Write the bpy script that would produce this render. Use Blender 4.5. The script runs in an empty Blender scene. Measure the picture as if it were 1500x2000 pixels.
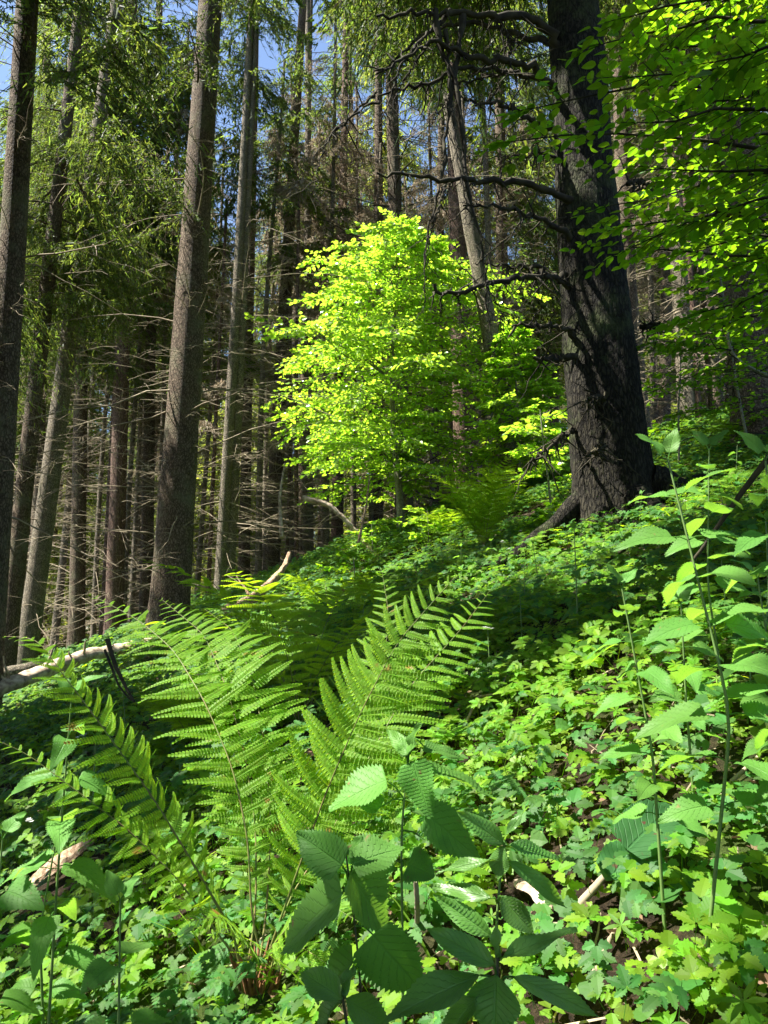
import bpy, math, numpy as np
from math import radians, sin, cos, pi, sqrt
from mathutils import Vector, Matrix

S = bpy.context.scene
COL = S.collection

# ------------------------------------------------------------------ camera
PITCH = radians(10.0)
F_PX = 1511.0                     # focal length in pixels of the 1500x2000 photograph
cam_d = bpy.data.cameras.new('camera')
cam_d.sensor_fit = 'VERTICAL'
cam_d.sensor_height = 24.0
cam_d.lens = 24.0 * F_PX / 2000.0
cam_d.clip_start = 0.05
cam_d.clip_end = 2000.0
cam = bpy.data.objects.new('camera', cam_d)
COL.objects.link(cam)
cam.location = (0, 0, 0)
cam.rotation_euler = (radians(90) + PITCH, 0, 0)
S.camera = cam

# ------------------------------------------------------------------ sun and sky
SUN_EL = radians(57.0)
SUN_AZ = radians(-96.0)           # measured clockwise from +Y (the view direction); negative = left
SUN = np.array([sin(SUN_AZ) * cos(SUN_EL), cos(SUN_AZ) * cos(SUN_EL), sin(SUN_EL)])
world = bpy.data.worlds.new('World')
S.world = world
world.use_nodes = True
wn = world.node_tree.nodes
wl = world.node_tree.links
sky = wn.new('ShaderNodeTexSky')
sky.sky_type = 'NISHITA'
sky.sun_disc = False
sky.sun_elevation = SUN_EL
sky.sun_rotation = SUN_AZ
sky.altitude = 1200
sky.air_density = 1.0
sky.dust_density = 1.2
wn['Background'].inputs['Strength'].default_value = 0.072
wl.new(sky.outputs['Color'], wn['Background'].inputs['Color'])
sun_d = bpy.data.lights.new('sun', 'SUN')
sun_d.energy = 5.0
sun_d.angle = radians(0.53)
sun_d.color = (1.0, 0.95, 0.86)
sun_o = bpy.data.objects.new('sun', sun_d)
COL.objects.link(sun_o)
sun_o.rotation_euler = Vector(SUN).to_track_quat('Z', 'Y').to_euler()
sun_o.location = tuple(SUN * 40)

S.view_settings.view_transform = 'Standard'
S.view_settings.look = 'None'
S.view_settings.exposure = 2.12
S.view_settings.gamma = 1.0
S.render.engine = 'CYCLES'
cy = S.cycles
cy.max_bounces = 7
cy.diffuse_bounces = 4
cy.glossy_bounces = 1
cy.transmission_bounces = 4
cy.transparent_max_bounces = 4
cy.caustics_reflective = False
cy.caustics_refractive = False
cy.sample_clamp_indirect = 4.0
cy.use_adaptive_sampling = True
cy.adaptive_threshold = 0.02
cy.use_denoising = True
cy.denoiser = 'OPENIMAGEDENOISE'

# ------------------------------------------------------------------ placing helpers
CP, SP = cos(PITCH), sin(PITCH)


def ray(px, py):
    u = (px - 750.0) / F_PX
    w = (1000.0 - py) / F_PX
    return np.array([u, CP - w * SP, SP + w * CP])


def P(px, py, Y):
    """world point seen at photo pixel (px, py) standing Y metres in front of the camera"""
    d = ray(px, py)
    return d * (Y / d[1])


def hill(x, y):
    x = np.asarray(x, float)
    y = np.asarray(y, float)
    k = np.clip((y - 13.0) / 5.0, 0, 1)
    # integral of the forward slope: .232 up to 13 m, easing to -.03 by 18 m
    f = 0.232 * np.minimum(y, 13.0) + np.where(y > 13, 0.232 * 5 * k - (0.262) * 5 * k * k / 2, 0)
    f = f - 0.03 * np.maximum(y - 18.0, 0)
    f = np.where(y < -3, 0.232 * -3 + 0.1 * (y + 3), f)
    g = 0.37 * np.clip(x, -14, 16) + 0.22 * (x - np.clip(x, -14, 16))
    far = np.clip((y - 26) / 40.0, 0, 1)
    z = g * (1 - 0.55 * far) + f - 1.25
    z = z + 0.05 * np.sin(x * 1.7 + y * 0.6) * np.cos(y * 1.3 - x * 0.4) + 0.035 * np.sin(x * 4.1 + 1.3) * np.sin(y * 3.7 + x)
    z = z + 0.12 * np.sin(x * 0.45 + 0.8) * np.sin(y * 0.5 + 0.4)
    return z


def hit(px, py):
    """where the view ray of a photo pixel meets the ground"""
    d = ray(px, py)
    t = np.arange(0.8, 60, 0.02)
    p = t[:, None] * d[None, :]
    b = np.nonzero(p[:, 2] < hill(p[:, 0], p[:, 1]))[0]
    i = b[0] if len(b) else len(t) - 1
    return p[i]


def gpt(x, y, dz=0.0):
    return np.array([x, y, float(hill(x, y)) + dz])


# ------------------------------------------------------------------ openings in the canopy: where sunlight comes through
# (centre, radius): needles standing between these places and the sun are left off the boughs
GAPS = [
    (P(700, 1100, 9), 0.8), (P(900, 1060, 11), 0.7), (P(560, 1180, 8), 0.8), (P(450, 1230, 6), 0.6), (P(480, 1100, 10), 0.6),
    (P(770, 690, 13), 2.6), (P(1020, 800, 12), 1.3), (P(1000, 720, 12), 1.2),
    (P(860, 1020, 12), 0.9), (P(600, 1130, 9), 0.9),
    (P(445, 1000, 15), 0.9), (P(450, 850, 15), 0.8),
    (P(420, 1250, 3.2), 0.5), (P(520, 1350, 2.6), 0.35), (P(800, 1250, 1.8), 0.30),
    (P(250, 1450, 1.9), 0.25), (P(560, 1700, 1.7), 0.22), (P(450, 1850, 1.7), 0.2),
    (hit(150, 1320), 0.9), (hit(330, 1330), 0.5), (hit(30, 1350), 0.6), (hit(120, 1560), 0.25),
    (hit(1330, 1420), 0.35), (hit(1200, 1500), 0.22), (hit(1180, 1850), 0.30), (hit(1350, 1900), 0.24),
    (hit(1000, 1900), 0.2), (hit(1050, 1650), 0.16), (hit(600, 1960), 0.2), (hit(1400, 1530), 0.2),
    (hit(1000, 1000), 0.9), (hit(1200, 1160), 0.3), (P(1290, 950, 2.3), 0.22), (P(1300, 1100, 2.4), 0.2),
    (P(800, 1530, 1.5), 0.17), (P(980, 1680, 1.3), 0.14), (P(1230, 1250, 2.2), .2), (hit(960, 1150), .4),
    (hit(1150, 1300), .22), (hit(90, 1730), .25), (hit(250, 1930), .16), (P(1320, 500, 14), 1.2),
    (P(1330, 700, 14), 1.3), (P(1200, 40, 14), 1.0), (P(90, 1000, 13), .8), (P(870, 400, 12), .8),
    
]
_r = np.random.default_rng(99)
for _ in range(34):                      # small random breaks in the canopy: dapples on the slope
    q_ = hit(480 + 1000 * _r.random() ** 0.8, 1120 + 860 * _r.random())
    GAPS.append((q_, (0.05 + 0.055 * _r.random()) * q_[1] ** 0.7 + 0.06))
GAPS += [(P(0, 1345, 8), .5), (P(150, 1285, 8.8), .5), (P(260, 1262, 9.6), .4), (P(70, 1315, 8.4), .5), (P(540, 1120, 9.6), .4), (P(650, 1000, 11), .4), (P(560, 350, 19), 2.0), (P(600, 560, 19), 1.4), (P(950, 350, 19), 2.2), (P(1000, 600, 19), 1.5), (P(740, 250, 21), 2.0), (P(340, 720, 11), .5), (P(345, 480, 11), .35), (P(310, 1120, 11), .25), (P(100, 850, 13), .5), (P(225, 900, 16), .4), (P(20, 500, 8), .35), (P(960, 500, 12.3), .5), (P(800, 1530, 1.15), .26), (P(900, 1600, 1.15), .2), (P(980, 1680, 1.02), .22), (P(1290, 950, 1.5), .22), (P(1300, 1120, 1.5), .2), (P(1230, 1250, 1.7), .25), (P(1480, 1000, 1.15), .1), (P(1400, 130, 3.3), .4), (P(1300, 300, 4), .3), (P(1420, 560, 4.5), .25), (P(1380, 650, 7), .4),
         (P(600, 1400, 1.9), 0.42), (P(330, 1480, 1.85), 0.22), (P(480, 1250, 3.0), 0.6), (P(400, 1400, 2.2), 0.3), (P(760, 1250, 1.9), 0.36)]
GC = np.array([g[0] for g in GAPS])
GR = np.array([g[1] for g in GAPS])


def shades(pts, rng, soft=0.35):
    """True where a point stands in one of the sun openings"""
    out = np.zeros(len(pts), bool)
    jitter = 1 + soft * (rng.random(len(pts)) - 0.5)
    for c, r in zip(GC, GR):
        v = pts - c
        t = v @ SUN
        d2 = (v * v).sum(1) - t * t
        out |= (t > 0.9) & (d2 < (r * jitter) ** 2)
    return out


# ------------------------------------------------------------------ mesh helpers
class Acc:
    """collects vertices, faces and uvs and links them as ONE mesh object"""

    def __init__(self):
        self.v, self.f, self.uv, self.n = [], {}, [], 0

    def add(self, V, F, UV=None):
        V = np.asarray(V, np.float32).reshape(-1, 3)
        F = np.asarray(F, np.int64)
        self.v.append(V)
        self.f.setdefault(F.shape[1], []).append(F + self.n)
        self.uv.append(np.zeros((len(V), 2), np.float32) if UV is None else np.asarray(UV, np.float32).reshape(-1, 2))
        self.n += len(V)

    def mesh(self, name, mats, smooth=True):
        me = bpy.data.meshes.new(name)
        V = np.concatenate(self.v)
        UV = np.concatenate(self.uv)
        idx, tot = [], []
        for k, L in self.f.items():
            A = np.concatenate(L)
            idx.append(A.ravel())
            tot.append(np.full(len(A), k))
        idx = np.concatenate(idx)
        tot = np.concatenate(tot)
        start = np.concatenate([[0], np.cumsum(tot)[:-1]])
        me.vertices.add(len(V))
        me.vertices.foreach_set('co', V.ravel())
        me.loops.add(len(idx))
        me.loops.foreach_set('vertex_index', idx.astype(np.int32))
        me.polygons.add(len(tot))
        me.polygons.foreach_set('loop_start', start.astype(np.int32))
        me.polygons.foreach_set('loop_total', tot.astype(np.int32))
        me.polygons.foreach_set('use_smooth', np.full(len(tot), smooth))
        ul = me.uv_layers.new(name='UVMap')
        ul.data.foreach_set('uv', UV[idx].ravel().astype(np.float32))
        for m in (mats if isinstance(mats, (list, tuple)) else [mats]):
            me.materials.append(m)
        me.update(calc_edges=True)
        me.validate()
        return me

    def build(self, name, mat, parent=None, smooth=True):
        o = bpy.data.objects.new(name, self.mesh(name, mat, smooth))
        COL.objects.link(o)
        if parent is not None:
            o.parent = parent
            o.matrix_parent_inverse = Matrix.Identity(4)
            o.location = -Vector(parent.location)
        return o


def tag(o, label=None, cat=None, group=None, kind=None):
    if label:
        o['label'] = label
    if cat:
        o['category'] = cat
    if group:
        o['group'] = group
    if kind:
        o['kind'] = kind
    return o


def thing(name, loc, label, cat, group=None):
    o = bpy.data.objects.new(name, None)
    COL.objects.link(o)
    o.location = tuple(float(c) for c in loc)
    o.empty_display_size = 0.1
    return tag(o, label, cat, group)


def copy_tree(o, parent=None):
    c = o.copy()
    COL.objects.link(c)
    c.parent = parent
    for ch in o.children:
        copy_tree(ch, c)
    return c


def nrm(v):
    return v / np.maximum(np.linalg.norm(v, axis=-1, keepdims=True), 1e-9)


def frames(d, up):
    """rotation matrices whose X = d, Z ~ up"""
    d = nrm(d)
    y = nrm(np.cross(up, d))
    z = np.cross(d, y)
    return np.stack([d, y, z], axis=-1)


def inst(acc, tpl, R, T, s):
    """many copies of a template (V, [F..], UV) merged into acc"""
    V, FL, UV = tpl
    k, n = len(T), len(V)
    if k == 0:
        return
    s = np.broadcast_to(np.asarray(s, float).reshape(-1, 1, 1) if np.ndim(s) < 2 else np.asarray(s, float)[:, None, :], (k, 1, 3) if np.ndim(s) >= 2 else (k, 1, 1))
    W = np.einsum('kij,knj->kni', R, V[None] * s) + T[:, None, :]
    off = (np.arange(k) * n)[:, None, None]
    base = acc.n
    acc.v.append(W.reshape(-1, 3).astype(np.float32))
    acc.uv.append(np.tile(UV, (k, 1)).astype(np.float32))
    for F in FL:
        acc.f.setdefault(F.shape[1], []).append((F[None] + off).reshape(-1, F.shape[1]) + base)
    acc.n += k * n


def tubes(acc, pts, rad, sides=5, cap=False):
    """pts (n,P,3), rad (n,P)"""
    pts = np.asarray(pts, float)
    rad = np.asarray(rad, float)
    if pts.ndim == 2:
        pts, rad = pts[None], rad[None]
    n, Q, _ = pts.shape
    tan = nrm(np.gradient(pts, axis=1))
    ref = np.where(np.abs(tan[:, :1, 2:3]) > 0.8, np.array([1.0, 0, 0]), np.array([0, 0, 1.0]))
    a = nrm(np.cross(tan, np.broadcast_to(ref, tan.shape)))
    b = np.cross(tan, a)
    th = np.arange(sides) * 2 * pi / sides
    ring = a[:, :, None, :] * np.cos(th)[None, None, :, None] + b[:, :, None, :] * np.sin(th)[None, None, :, None]
    V = pts[:, :, None, :] + ring * rad[:, :, None, None]
    q = np.arange(Q - 1)[:, None] * sides
    j = np.arange(sides)[None, :]
    j2 = (j + 1) % sides
    F = np.stack([q + j, q + j2, q + sides + j2, q + sides + j], -1).reshape(-1, 4)
    F = (F[None] + (np.arange(n) * Q * sides)[:, None, None]).reshape(-1, 4)
    UV = np.zeros((n, Q, sides, 2))
    UV[..., 0] = th / (2 * pi)
    UV[..., 1] = np.arange(Q)[None, :, None] / (Q - 1)
    acc.add(V.reshape(-1, 3), F, UV.reshape(-1, 2))
    if cap:
        for e in (0, Q - 1):
            idx = np.arange(sides) + e * sides
            C = V[:, e].reshape(n, sides, 3)
            for i in range(n):
                acc.add(C[i], np.array([np.arange(sides)]) if e else np.array([np.arange(sides)[::-1]]))


def smooth_path(pts, n):
    pts = np.asarray(pts, float)
    d = np.concatenate([[0], np.cumsum(np.linalg.norm(np.diff(pts, axis=0), axis=1))])
    t = np.linspace(0, d[-1], n)
    out = np.stack([np.interp(t, d, pts[:, i]) for i in range(3)], -1)
    for _ in range(max(1, n // 12)):
        out[1:-1] = (out[:-2] + 2 * out[1:-1] + out[2:]) / 4
    return out


def vnoise(p, seed=0, scale=1.0):
    """cheap smooth pseudo-noise on points, about -1..1"""
    r = np.random.default_rng(seed)
    out = 0
    for k in range(5):
        w = r.normal(size=3) * scale * (1.4 ** k)
        out = out + np.sin(p @ w + r.random() * 6.28) / (1.25 ** k)
    return out / 2.6


# ------------------------------------------------------------------ materials
def newmat(name):
    m = bpy.data.materials.new(name)
    m.use_nodes = True
    nt = m.node_tree
    for n in list(nt.nodes):
        nt.nodes.remove(n)
    return m, nt, nt.nodes, nt.links


def ramp(N, stops, mode='LINEAR'):
    r = N.new('ShaderNodeValToRGB')
    r.color_ramp.interpolation = mode
    e = r.color_ramp.elements
    while len(e) < len(stops):
        e.new(0.5)
    for i, (p, c) in enumerate(stops):
        e[i].position = p
        e[i].color = (*c, 1) if len(c) == 3 else c
    return r


def leaf_mat(name, refl, trans, mix=0.5, rough=0.42, spec=0.5, var=0.35, veins=0, old=None):
    m, nt, N, L = newmat(name)
    geo = N.new('ShaderNodeNewGeometry')
    oi = N.new('ShaderNodeObjectInfo')
    addr = N.new('ShaderNodeMath'); addr.operation = 'ADD'
    L.new(geo.outputs['Random Per Island'], addr.inputs[0])
    L.new(oi.outputs['Random'], addr.inputs[1])
    fr = N.new('ShaderNodeMath'); fr.operation = 'FRACT'
    L.new(addr.outputs[0], fr.inputs[0])
    val = N.new('ShaderNodeMapRange')
    val.inputs['To Min'].default_value = 1 - var
    val.inputs['To Max'].default_value = 1 + var
    L.new(fr.outputs[0], val.inputs['Value'])
    hue = N.new('ShaderNodeMapRange')
    hue.inputs['To Min'].default_value = 0.5 - 0.055 * var
    hue.inputs['To Max'].default_value = 0.5 + 0.055 * var
    mul = N.new('ShaderNodeMath'); mul.operation = 'MULTIPLY'; mul.inputs[1].default_value = 7.31
    L.new(fr.outputs[0], mul.inputs[0])
    fr2 = N.new('ShaderNodeMath'); fr2.operation = 'FRACT'
    L.new(mul.outputs[0], fr2.inputs[0])
    L.new(fr2.outputs[0], hue.inputs['Value'])

    def tint(c):
        h = N.new('ShaderNodeHueSaturation')
        h.inputs['Color'].default_value = (*c, 1)
        L.new(hue.outputs[0], h.inputs['Hue'])
        L.new(val.outputs[0], h.inputs['Value'])
        return h.outputs['Color']
    cr, ct = tint(refl), tint(trans)
    bump = None
    if veins:
        uv = N.new('ShaderNodeUVMap')
        sx = N.new('ShaderNodeSeparateXYZ')
        L.new(uv.outputs[0], sx.inputs[0])
        ab = N.new('ShaderNodeMath'); ab.operation = 'ABSOLUTE'
        L.new(sx.outputs['Y'], ab.inputs[0])
        ma = N.new('ShaderNodeMath'); ma.operation = 'MULTIPLY_ADD'
        ma.inputs[1].default_value = -0.30
        L.new(ab.outputs[0], ma.inputs[0]); L.new(sx.outputs['X'], ma.inputs[2])
        mm = N.new('ShaderNodeMath'); mm.operation = 'MULTIPLY'; mm.inputs[1].default_value = veins * 2 * pi
        L.new(ma.outputs[0], mm.inputs[0])
        cs = N.new('ShaderNodeMath'); cs.operation = 'COSINE'
        L.new(mm.outputs[0], cs.inputs[0])
        rv = ramp(N, [(0.0, (1, 1, 1)), (0.90, (1, 1, 1)), (0.985, (0.0, 0.0, 0.0))])
        sc = N.new('ShaderNodeMapRange'); sc.inputs['From Min'].default_value = -1
        L.new(cs.outputs[0], sc.inputs['Value'])
        L.new(sc.outputs[0], rv.inputs[0])
        mid = N.new('ShaderNodeMapRange')
        mid.inputs['From Min'].default_value = 0.02; mid.inputs['From Max'].default_value = 0.07
        L.new(ab.outputs[0], mid.inputs['Value'])
        mn = N.new('ShaderNodeMath'); mn.operation = 'MINIMUM'
        L.new(rv.outputs['Color'], mn.inputs[0]); L.new(mid.outputs[0], mn.inputs[1])
        bump = N.new('ShaderNodeBump'); bump.inputs['Strength'].default_value = 0.7
        bump.inputs['Distance'].default_value = 0.002
        L.new(mn.outputs[0], bump.inputs['Height'])

        def veined(c, a):
            mx = N.new('ShaderNodeMix'); mx.data_type = 'RGBA'; mx.blend_type = 'MULTIPLY'
            mx.inputs[0].default_value = 1.0
            g = N.new('ShaderNodeMapRange'); g.inputs['To Min'].default_value = a
            L.new(mn.outputs[0], g.inputs['Value'])
            L.new(c, mx.inputs[6]); L.new(g.outputs[0], mx.inputs[7])
            return mx.outputs[2]
        cr, ct = veined(cr, 1.18), veined(ct, 0.72)
    if old is not None:                       # scattered worn, yellowed spots
        tc = N.new('ShaderNodeTexCoord')
        nz = N.new('ShaderNodeTexNoise'); nz.inputs['Scale'].default_value = old[1]
        nz.inputs['Detail'].default_value = 2
        L.new(tc.outputs['Object'], nz.inputs['Vector'])
        ro = ramp(N, [(old[2], (0, 0, 0)), (old[2] + 0.05, (1, 1, 1))])
        L.new(nz.outputs['Fac'], ro.inputs[0])

        def blotch(c):
            mx = N.new('ShaderNodeMix'); mx.data_type = 'RGBA'
            L.new(ro.outputs['Color'], mx.inputs[0])
            L.new(c, mx.inputs[6]); mx.inputs[7].default_value = (*old[0], 1)
            return mx.outputs[2]
        cr, ct = blotch(cr), blotch(ct)
    bs = N.new('ShaderNodeBsdfPrincipled')
    bs.inputs['Roughness'].default_value = rough
    bs.inputs['Specular IOR Level'].default_value = spec
    L.new(cr, bs.inputs['Base Color'])
    tr = N.new('ShaderNodeBsdfTranslucent')
    L.new(ct, tr.inputs['Color'])
    if bump:
        L.new(bump.outputs[0], bs.inputs['Normal'])
    mixn = N.new('ShaderNodeMixShader'); mixn.inputs[0].default_value = mix
    L.new(bs.outputs[0], mixn.inputs[1]); L.new(tr.outputs[0], mixn.inputs[2])
    out = N.new('ShaderNodeOutputMaterial')
    L.new(mixn.outputs[0], out.inputs['Surface'])
    return m


def bark_mat(name, dark, mid, light, moss=None, mossamt=0.5, sc=9.0, stretch=0.35, bumpd=0.02, strength=0.8, rough=0.9):
    m, nt, N, L = newmat(name)
    tc = N.new('ShaderNodeTexCoord')
    mp = N.new('ShaderNodeMapping')
    mp.inputs['Scale'].default_value = (sc, sc, sc * stretch)
    L.new(tc.outputs['Object'], mp.inputs['Vector'])
    nz = N.new('ShaderNodeTexNoise'); nz.inputs['Scale'].default_value = 1.2; nz.inputs['Detail'].default_value = 4
    nz.inputs['Roughness'].default_value = 0.7
    L.new(mp.outputs[0], nz.inputs['Vector'])
    add = N.new('ShaderNodeMixRGB'); add.blend_type = 'ADD'; add.inputs[0].default_value = 0.9
    L.new(mp.outputs[0], add.inputs[1]); L.new(nz.outputs['Color'], add.inputs[2])
    vo = N.new('ShaderNodeTexVoronoi'); vo.feature = 'DISTANCE_TO_EDGE'; vo.inputs['Scale'].default_value = 2.2
    L.new(add.outputs[0], vo.inputs['Vector'])
    h = N.new('ShaderNodeMath'); h.operation = 'MULTIPLY_ADD'
    L.new(nz.outputs['Fac'], h.inputs[0]); h.inputs[1].default_value = 0.7
    cl = N.new('ShaderNodeMath'); cl.operation = 'MINIMUM'; cl.inputs[1].default_value = 0.22
    L.new(vo.outputs['Distance'], cl.inputs[0])
    sc2 = N.new('ShaderNodeMath'); sc2.operation = 'MULTIPLY'; sc2.inputs[1].default_value = 2.2
    L.new(cl.outputs[0], sc2.inputs[0])
    L.new(sc2.outputs[0], h.inputs[2])
    cr = ramp(N, [(0.25, dark), (0.62, mid), (1.0, light)])
    L.new(h.outputs[0], cr.inputs[0])
    col = cr.outputs['Color']
    if moss:
        n2 = N.new('ShaderNodeTexNoise'); n2.inputs['Scale'].default_value = 2.3; n2.inputs['Detail'].default_value = 5
        n2.inputs['Roughness'].default_value = 0.75
        L.new(tc.outputs['Object'], n2.inputs['Vector'])
        r2 = ramp(N, [(0.5, (0, 0, 0)), (0.68, (mossamt,) * 3)])
        L.new(n2.outputs['Fac'], r2.inputs[0])
        mx = N.new('ShaderNodeMix'); mx.data_type = 'RGBA'
        L.new(r2.outputs['Color'], mx.inputs[0]); L.new(col, mx.inputs[6]); mx.inputs[7].default_value = (*moss, 1)
        col = mx.outputs[2]
    bp = N.new('ShaderNodeBump'); bp.inputs['Distance'].default_value = bumpd; bp.inputs['Strength'].default_value = strength
    L.new(h.outputs[0], bp.inputs['Height'])
    bs = N.new('ShaderNodeBsdfPrincipled'); bs.inputs['Roughness'].default_value = rough
    bs.inputs['Specular IOR Level'].default_value = 0.2
    L.new(col, bs.inputs['Base Color']); L.new(bp.outputs[0], bs.inputs['Normal'])
    out = N.new('ShaderNodeOutputMaterial')
    L.new(bs.outputs[0], out.inputs['Surface'])
    return m


def plain_mat(name, col, rough=0.8, col2=None, scale=20, spec=0.3):
    m, nt, N, L = newmat(name)
    bs = N.new('ShaderNodeBsdfPrincipled'); bs.inputs['Roughness'].default_value = rough
    bs.inputs['Specular IOR Level'].default_value = spec
    if col2:
        tc = N.new('ShaderNodeTexCoord')
        nz = N.new('ShaderNodeTexNoise'); nz.inputs['Scale'].default_value = scale; nz.inputs['Detail'].default_value = 4
        L.new(tc.outputs['Object'], nz.inputs['Vector'])
        r = ramp(N, [(0.35, col), (0.65, col2)])
        L.new(nz.outputs['Fac'], r.inputs[0]); L.new(r.outputs['Color'], bs.inputs['Base Color'])
    else:
        bs.inputs['Base Color'].default_value = (*col, 1)
    out = N.new('ShaderNodeOutputMaterial')
    L.new(bs.outputs[0], out.inputs['Surface'])
    return m


M = {}
M['needle'] = leaf_mat('spruce_needles', (0.048, 0.086, 0.022), (0.27, 0.38, 0.045), mix=0.42, rough=0.55, spec=0.2, var=0.45)
M['needle_young'] = leaf_mat('fresh_spruce_needles', (0.12, 0.17, 0.03), (0.48, 0.55, 0.07), mix=0.45, rough=0.5, spec=0.4, var=0.4)
M['needle_dry'] = leaf_mat('dry_spruce_twigs', (0.36, 0.31, 0.23), (0.36, 0.29, 0.19), mix=0.32, rough=0.8, spec=0.1, var=0.3)
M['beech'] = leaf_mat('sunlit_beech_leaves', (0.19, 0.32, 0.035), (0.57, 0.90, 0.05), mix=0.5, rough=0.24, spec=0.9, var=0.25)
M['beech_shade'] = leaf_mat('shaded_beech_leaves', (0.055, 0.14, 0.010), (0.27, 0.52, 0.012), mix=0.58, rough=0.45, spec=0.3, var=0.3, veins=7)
M['fern'] = leaf_mat('fern_leaf', (0.115, 0.23, 0.020), (0.50, 0.76, 0.02), mix=0.52, rough=0.55, spec=0.2, var=0.16, old=((0.30, 0.19, 0.04), 11, 0.69))
M['nettle'] = leaf_mat('nettle_leaf', (0.09, 0.22, 0.038), (0.27, 0.56, 0.045), mix=0.40, rough=0.55, spec=0.25, var=0.14, veins=8, old=((0.20, 0.17, 0.05), 70, 0.70))
M['lance'] = leaf_mat('willowherb_leaf', (0.08, 0.20, 0.035), (0.28, 0.54, 0.035), mix=0.40, rough=0.42, spec=0.5, var=0.2, veins=9)
M['dock'] = leaf_mat('dock_leaf', (0.04, 0.12, 0.035), (0.14, 0.34, 0.04), mix=0.35, rough=0.55, spec=0.2, var=0.15, veins=9, old=((0.10, 0.05, 0.03), 45, 0.66))
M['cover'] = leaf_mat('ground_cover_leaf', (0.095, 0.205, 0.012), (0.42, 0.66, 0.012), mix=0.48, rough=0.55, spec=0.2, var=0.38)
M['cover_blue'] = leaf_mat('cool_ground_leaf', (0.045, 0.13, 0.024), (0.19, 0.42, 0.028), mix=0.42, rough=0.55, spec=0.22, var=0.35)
M['sorrel'] = leaf_mat('sorrel_leaf', (0.12, 0.22, 0.018), (0.52, 0.68, 0.02), mix=0.45, rough=0.5, spec=0.3, var=0.25)
M['stem'] = plain_mat('green_stem', (0.10, 0.17, 0.045), 0.5)
M['stem_dark'] = plain_mat('dark_stem', (0.05, 0.055, 0.03), 0.5)
M['rachis'] = plain_mat('fern_stalk', (0.12, 0.17, 0.035), 0.5, (0.16, 0.12, 0.045), 12)
M['scales'] = plain_mat('fern_base_scales', (0.09, 0.04, 0.018), 0.8, (0.19, 0.09, 0.035), 60)
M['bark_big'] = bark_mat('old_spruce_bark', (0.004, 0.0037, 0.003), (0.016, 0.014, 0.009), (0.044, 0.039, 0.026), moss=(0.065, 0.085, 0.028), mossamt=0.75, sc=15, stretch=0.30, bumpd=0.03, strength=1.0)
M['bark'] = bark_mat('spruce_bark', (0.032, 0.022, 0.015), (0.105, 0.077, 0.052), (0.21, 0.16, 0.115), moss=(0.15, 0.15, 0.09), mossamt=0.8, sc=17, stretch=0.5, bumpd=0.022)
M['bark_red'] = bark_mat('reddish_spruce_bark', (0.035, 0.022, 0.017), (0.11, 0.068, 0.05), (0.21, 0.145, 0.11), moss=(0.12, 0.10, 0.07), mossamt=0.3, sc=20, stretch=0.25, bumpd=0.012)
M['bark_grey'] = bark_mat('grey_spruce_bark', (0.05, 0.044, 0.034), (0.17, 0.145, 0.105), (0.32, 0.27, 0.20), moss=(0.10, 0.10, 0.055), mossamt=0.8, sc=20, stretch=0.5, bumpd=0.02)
M['twig'] = plain_mat('dead_spruce_twig', (0.17, 0.135, 0.09), 0.85, (0.32, 0.27, 0.18), 3)
M['twig_dark'] = plain_mat('mossy_dead_branch', (0.018, 0.015, 0.011), 0.95, (0.050, 0.044, 0.024), 9)
M['beech_bark'] = bark_mat('beech_bark', (0.10, 0.10, 0.07), (0.19, 0.19, 0.13), (0.26, 0.26, 0.20), moss=(0.12, 0.17, 0.05), mossamt=0.6, sc=10, stretch=0.6, bumpd=0.002, strength=0.3, rough=0.7)
M['wood'] = plain_mat('bare_weathered_wood', (0.20, 0.145, 0.10), 0.85, (0.54, 0.45, 0.33), 16)
M['wood_brown'] = bark_mat('brown_rotten_wood', (0.12, 0.075, 0.045), (0.32, 0.22, 0.14), (0.46, 0.36, 0.25), sc=14, stretch=0.6, bumpd=0.006, strength=0.6)
M['litter'] = leaf_mat('dead_leaf', (0.15, 0.10, 0.06), (0.12, 0.075, 0.04), mix=0.2, rough=0.8, spec=0.15, var=0.5)
M['petal'] = leaf_mat('white_petal', (0.72, 0.74, 0.70), (0.6, 0.62, 0.55), mix=0.35, rough=0.6, spec=0.2, var=0.05)
M['stone'] = plain_mat('pale_stone', (0.25, 0.24, 0.21), 0.9, (0.40, 0.37, 0.32), 14)


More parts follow.
